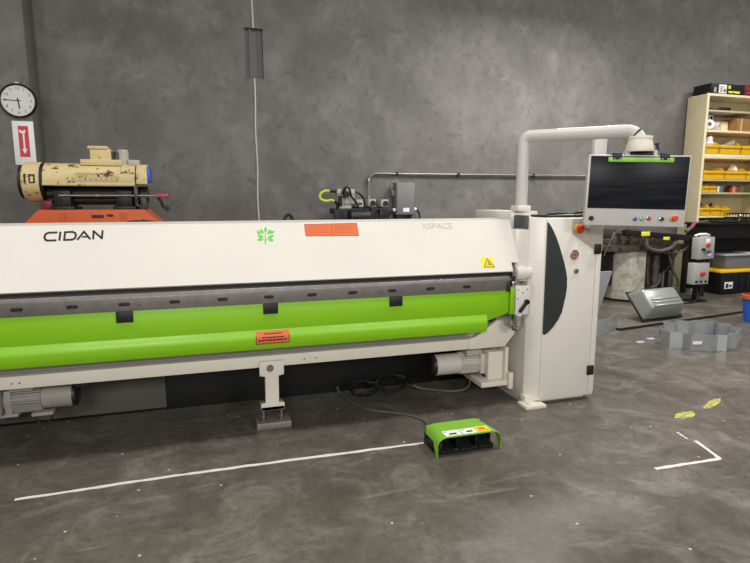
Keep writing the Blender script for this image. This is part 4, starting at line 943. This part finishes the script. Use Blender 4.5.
tube(b, smooth_pts([(6.72, 6.6, 0.8), (6.78, 6.55, 0.5), (6.86, 6.5, 0.3), (6.8, 6.5, 0.05)]), 0.02)
obj('oil_hose', b, RUST, MT)
b = NB()
for x0, x1 in ((6.78, 6.70), (6.90, 6.86)): tube(b, [(x0, 6.75, 0.0), (x1, 6.75, 0.9)], 0.03)
tube(b, [(6.74, 6.75, 0.35), (6.9, 6.75, 0.62)], 0.02); tube(b, [(6.70, 6.6, 0.45), (6.9, 6.56, 0.8)], 0.014); bx(b, 6.72, 6.92, 6.7, 7.05, 0.45, 0.8, 0.01)
obj('side_frame', b, BLACKM, MT)
b = NB(); bx(b, 5.45, 5.85, 6.75, 7.1, 0.25, 0.78, 0.01); tube(b, [(5.6, 6.9, 0.0), (5.6, 6.9, 0.3)], 0.05); obj('gear_case', b, BLACKM, MT)
b = NB(); tube(b, smooth_pts([(7.0, 6.46, 0.97), (7.08, 6.42, 1.02), (7.2, 6.40, 1.03), (7.3, 6.42, 1.01)]), 0.018); obj('white_lever', b, WHITE, MT)
CS = thing('control_station', 'two pale grey control boxes one above the other on a dark post', 'control boxes', (7.15, 6.42, 0))
b = NB(); bx(b, 7.06, 7.13, 6.38, 6.412, 0.0, 0.97, 0.004); bx(b, 6.96, 7.23, 6.30, 6.48, 0.0, 0.03, 0.006); obj('post', b, BLACKM, CS)
RT = Matrix.Translation((7.11, 6.34, 0.825)) @ Matrix.Rotation(R(-2), 4, 'Y')
b = NB(); bx(b, -0.15, 0.15, -0.07, 0.06, -0.16, 0.165, 0.008, mtx=RT); bx(b, -.02, .06, -.05, .05, .16, .18, 0.004, mtx=RT); ub = obj('upper_control_box', b, LGREYBOX, CS)
def cbtn(par, x, z, r, mat, nm, d=0.03, y=6.272):
    b = NB(); lathe(b, [(r, 0), (r, d * .6), (r * .8, d), (0, d)], (x, y, z), (0, -1, 0), 16); obj(nm, b, mat, par)
b = NB(); bx(b, 7.085, 7.16, 6.262, 6.275, 0.895, 0.965, 0.003); obj('button_plate', b, WHITE, ub)
cbtn(ub, 7.12, 0.88, 0.032, LAMPR, 'stop_button', 0.04); cbtn(ub, 7.03, 0.815, 0.021, BLACK, 'selector_knob', 0.04); cbtn(ub, 7.08, 0.778, 0.028, CHROME, 'dial_knob', 0.03); cbtn(ub, 7.15, 0.775, 0.028, GREYDARK, 'dial_knob', 0.03)
b = NB(); bx(b, 7.14, 7.20, 6.262, 6.275, 0.71, 0.75, 0.003); obj('name_plate', b, WHITE, ub)
b = NB(); bx(b, 6.915, 7.21, 6.28, 6.40, 0.28, 0.605, 0.008); lb2 = obj('lower_control_box', b, LGREYBOX, CS)
cbtn(lb2, 7.07, 0.445, 0.033, RED, 'stop_button', 0.045, 6.282)
for x, m_ in ((6.975, BLACK), (7.06, BLACK), (7.15, DKRED)): cbtn(lb2, x, 0.325, 0.019, m_, 'push_button', 0.02, 6.282)
b = NB(); tube(b, smooth_pts([(7.12, 6.34, 0.27), (7.12, 6.32, 0.16), (7.05, 6.3, 0.06), (6.9, 6.25, 0.015), (6.6, 6.25, 0.012)]), 0.012); obj('control_cable', b, BLACK, CS)

# pan lying tipped on its side against the pedestal
PN = thing('metal_pan', 'pale grey metal pan tipped on its side against the white pedestal', 'pan', (5.9, 5.75, 0))
def panmesh():
    b = NB(); t = NB()
    top = [(-0.50, -0.26), (0.50, -0.26), (0.50, 0.26), (-0.50, 0.26)]; bot = [(-0.42, -0.18), (0.42, -0.18), (0.42, 0.18), (-0.42, 0.18)]
    A = [t.verts.new((x, y, 0.0)) for x, y in top]; Bv = [t.verts.new((x, y, -0.20)) for x, y in bot]
    t.faces.new(Bv[::-1])
    for i in range(4): t.faces.new((A[i], A[(i + 1) % 4], Bv[(i + 1) % 4], Bv[i]))
    es = [e for e in t.edges if not (e.verts[0] in A and e.verts[1] in A)]
    bmesh.ops.bevel(t, geom=es, offset=0.05, segments=4, affect='EDGES', profile=0.5)
    bmesh.ops.recalc_face_normals(t, faces=t.faces)
    bmesh.ops.solidify(t, geom=t.faces[:], thickness=0.006)
    return merge(b, t)
PM = Matrix.Translation((5.54, 5.60, 0.182)) @ Matrix.Rotation(R(6), 4, 'Z') @ Matrix.Rotation(R(-132), 4, 'X') @ Matrix.Diagonal((0.68, 0.78, 1.0, 1))
b = panmesh(); bmesh.ops.transform(b, matrix=PM, verts=b.verts); obj('pan_shell', b, PANGREY, PN)
b = NB()
for x0, x1, y0, y1 in ((-0.53, 0.53, -0.285, -0.25), (-0.53, 0.53, 0.25, 0.285), (-0.53, -0.495, -0.285, 0.285), (0.495, 0.53, -0.285, 0.285)): bx(b, x0, x1, y0, y1, -0.012, 0.006, 0.005, mtx=PM)
obj('pan_rim', b, BLACKM, PN)
b = NB()
for y in (0.03, 0.09, 0.15): bx(b, -0.36, 0.36, y - .012, y + .012, -0.209, -0.198, 0.004, mtx=PM)
obj('pan_ribs', b, PANGREY, PN)

# ------------------------------------------------------------------ sheet metal on the floor at right
pts = []
ring0 = [(4.66, 4.60), (4.59, 4.50), (4.60, 4.40), (4.70, 4.33), (4.71, 4.235), (4.83, 4.21), (4.86, 4.145), (4.98, 4.165), (5.04, 4.11), (5.16, 4.185), (5.25, 4.17), (5.32, 4.26), (5.44, 4.29), (5.43, 4.40), (5.53, 4.48), (5.48, 4.58), (5.52, 4.67), (5.40, 4.69), (5.34, 4.77), (5.22, 4.745), (5.14, 4.82), (5.02, 4.77), (4.92, 4.81), (4.84, 4.72)]
b = NB(); sheet(b, ring0, 0.0, 0.17, 0.006)
RG = tag(obj('sheet_metal_ring', b, GALV, origin=(4.85, 4.4, 0)), 'zigzag ring of galvanized sheet metal standing on the floor at right', 'sheet metal')
b = NB(); sheet(b, [(4.15, 5.02), (4.3, 5.06), (4.45, 5.14), (4.6, 5.24), (4.75, 5.36)], 0.0, 0.17, 0.006)
tag(obj('sheet_metal_strip', b, GALV, origin=(4.45, 5.15, 0)), 'curved galvanized strip standing on edge beside the machine cabinet', 'sheet metal')
FB = thing('steel_bar', 'long dark steel bar lying on the floor behind the zigzag metal ring', 'bar', (5.9, 5.36, 0))
A_, B_ = Vector((4.62, 5.18, 0)), Vector((7.25, 5.56, 0)); dr = (B_ - A_).normalized(); an = math.atan2(dr.y, dr.x)
m4 = Matrix.Translation((A_ + B_) / 2) @ Matrix.Rotation(an, 4, 'Z'); Lh = (B_ - A_).length / 2
b = NB(); bx(b, -Lh, Lh, -0.03, 0.03, 0.0, 0.03, 0.003, mtx=m4); obj('bar_body', b, DARK, FB)
b = NB(); bx(b, -Lh, Lh, -0.02, 0.03, 0.030, 0.034, 0.001, mtx=m4); obj('bar_top_strip', b, STEEL, FB)
for i, (x, y, lab) in enumerate(((4.46, 4.66, 'pale blue painted reflection on the floor left of the zigzag ring, nearer the cabinet'), (4.68, 4.74, 'pale blue painted reflection on the floor close beside the zigzag ring'))):
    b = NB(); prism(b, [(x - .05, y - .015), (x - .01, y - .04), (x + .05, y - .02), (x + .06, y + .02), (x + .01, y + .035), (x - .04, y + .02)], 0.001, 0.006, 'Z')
    tag(obj('floor_reflection', b, MATS.get('pale_blue_reflection') or paint('pale_blue_reflection', (168, 182, 204), 0.35), origin=(x, y, 0)), lab, 'painted reflection')  # flat patches added for bluish light reflected off the floor
b = NB(); bx(b, -0.05, 0.05, -0.002, 0.002, -0.016, 0.016, mtx=Matrix.Translation((4.77, 4.214, 0.085)) @ Matrix.Rotation(math.atan2(-.025, .12), 4, 'Z'))
obj('ring_sticker', b, WHITE, RG)
BK = thing('blue_bucket', 'blue bucket with an orange rim on the floor at the right picture edge', 'bucket', (6.67, 5.08, 0))
b = NB(); lathe(b, [(0, 0.005), (0.13, 0.005), (0.16, 0.30), (0.155, 0.30), (0.127, 0.012), (0, 0.012)], (6.67, 5.08, 0)); obj('bucket_body', b, BLUE, BK)
b = NB(); lathe(b, [(0.157, 0.29), (0.172, 0.295), (0.172, 0.34), (0.157, 0.345), (0.157, 0.29)], (6.67, 5.08, 0)); obj('bucket_rim', b, ORANGE, BK)

# ------------------------------------------------------------------ camera, light
cam = bpy.data.cameras.new('camera'); co = bpy.data.objects.new('camera', cam); COL.objects.link(co)
cam.sensor_width = 36.0; cam.lens = 540.0 / 750.0 * 36.0; cam.clip_start = 0.05; cam.clip_end = 100
co.location = (0, 0, 1.55); co.rotation_euler = (PI / 2 - math.atan(82 / 540), 0, -R(16.969))
bpy.context.scene.camera = co
def lamp(name, loc, size, energy, col=(1, 0.975, 0.94), rot=(0, 0, 0)):
    l = bpy.data.lights.new(name, 'AREA'); l.shape = 'RECTANGLE'; l.size, l.size_y = size; l.energy = energy; l.color = col
    o = bpy.data.objects.new(name, l); COL.objects.link(o); o.location = loc; o.rotation_euler = rot
    return o
lamp('ceiling_light', (-3.2, 2.7, 6.0), (0.5, 0.5), 80)
lamp('ceiling_light', (0.6, 2.3, 6.2), (0.5, 0.5), 115)
lamp('ceiling_light', (4.8, 2.6, 6.2), (0.6, 0.6), 170)
lamp('ceiling_light', (4.6, 5.7, 4.3), (1.4, 0.5), 130)
lamp('ceiling_light', (9.0, 4.2, 5.5), (1.2, 0.6), 150)
lamp('front_fill_light', (-1.5, -4.2, 3.6), (2.2, 1.2), 235, rot=(R(68), 0, R(-14)))  # unseen fill lamps added in front, set low to brighten upright faces
lamp('front_fill_light', (3.5, -4.2, 3.6), (2.2, 1.2), 165, rot=(R(68), 0, R(4)))
w = bpy.data.worlds.new('world'); bpy.context.scene.world = w; w.use_nodes = True
bg = w.node_tree.nodes['Background']; bg.inputs[0].default_value = (1.0, 0.985, 0.96, 1); bg.inputs[1].default_value = 0.24
sc = bpy.context.scene
sc.view_settings.view_transform = 'Standard'; sc.view_settings.look = 'None'; sc.view_settings.exposure = 0.0
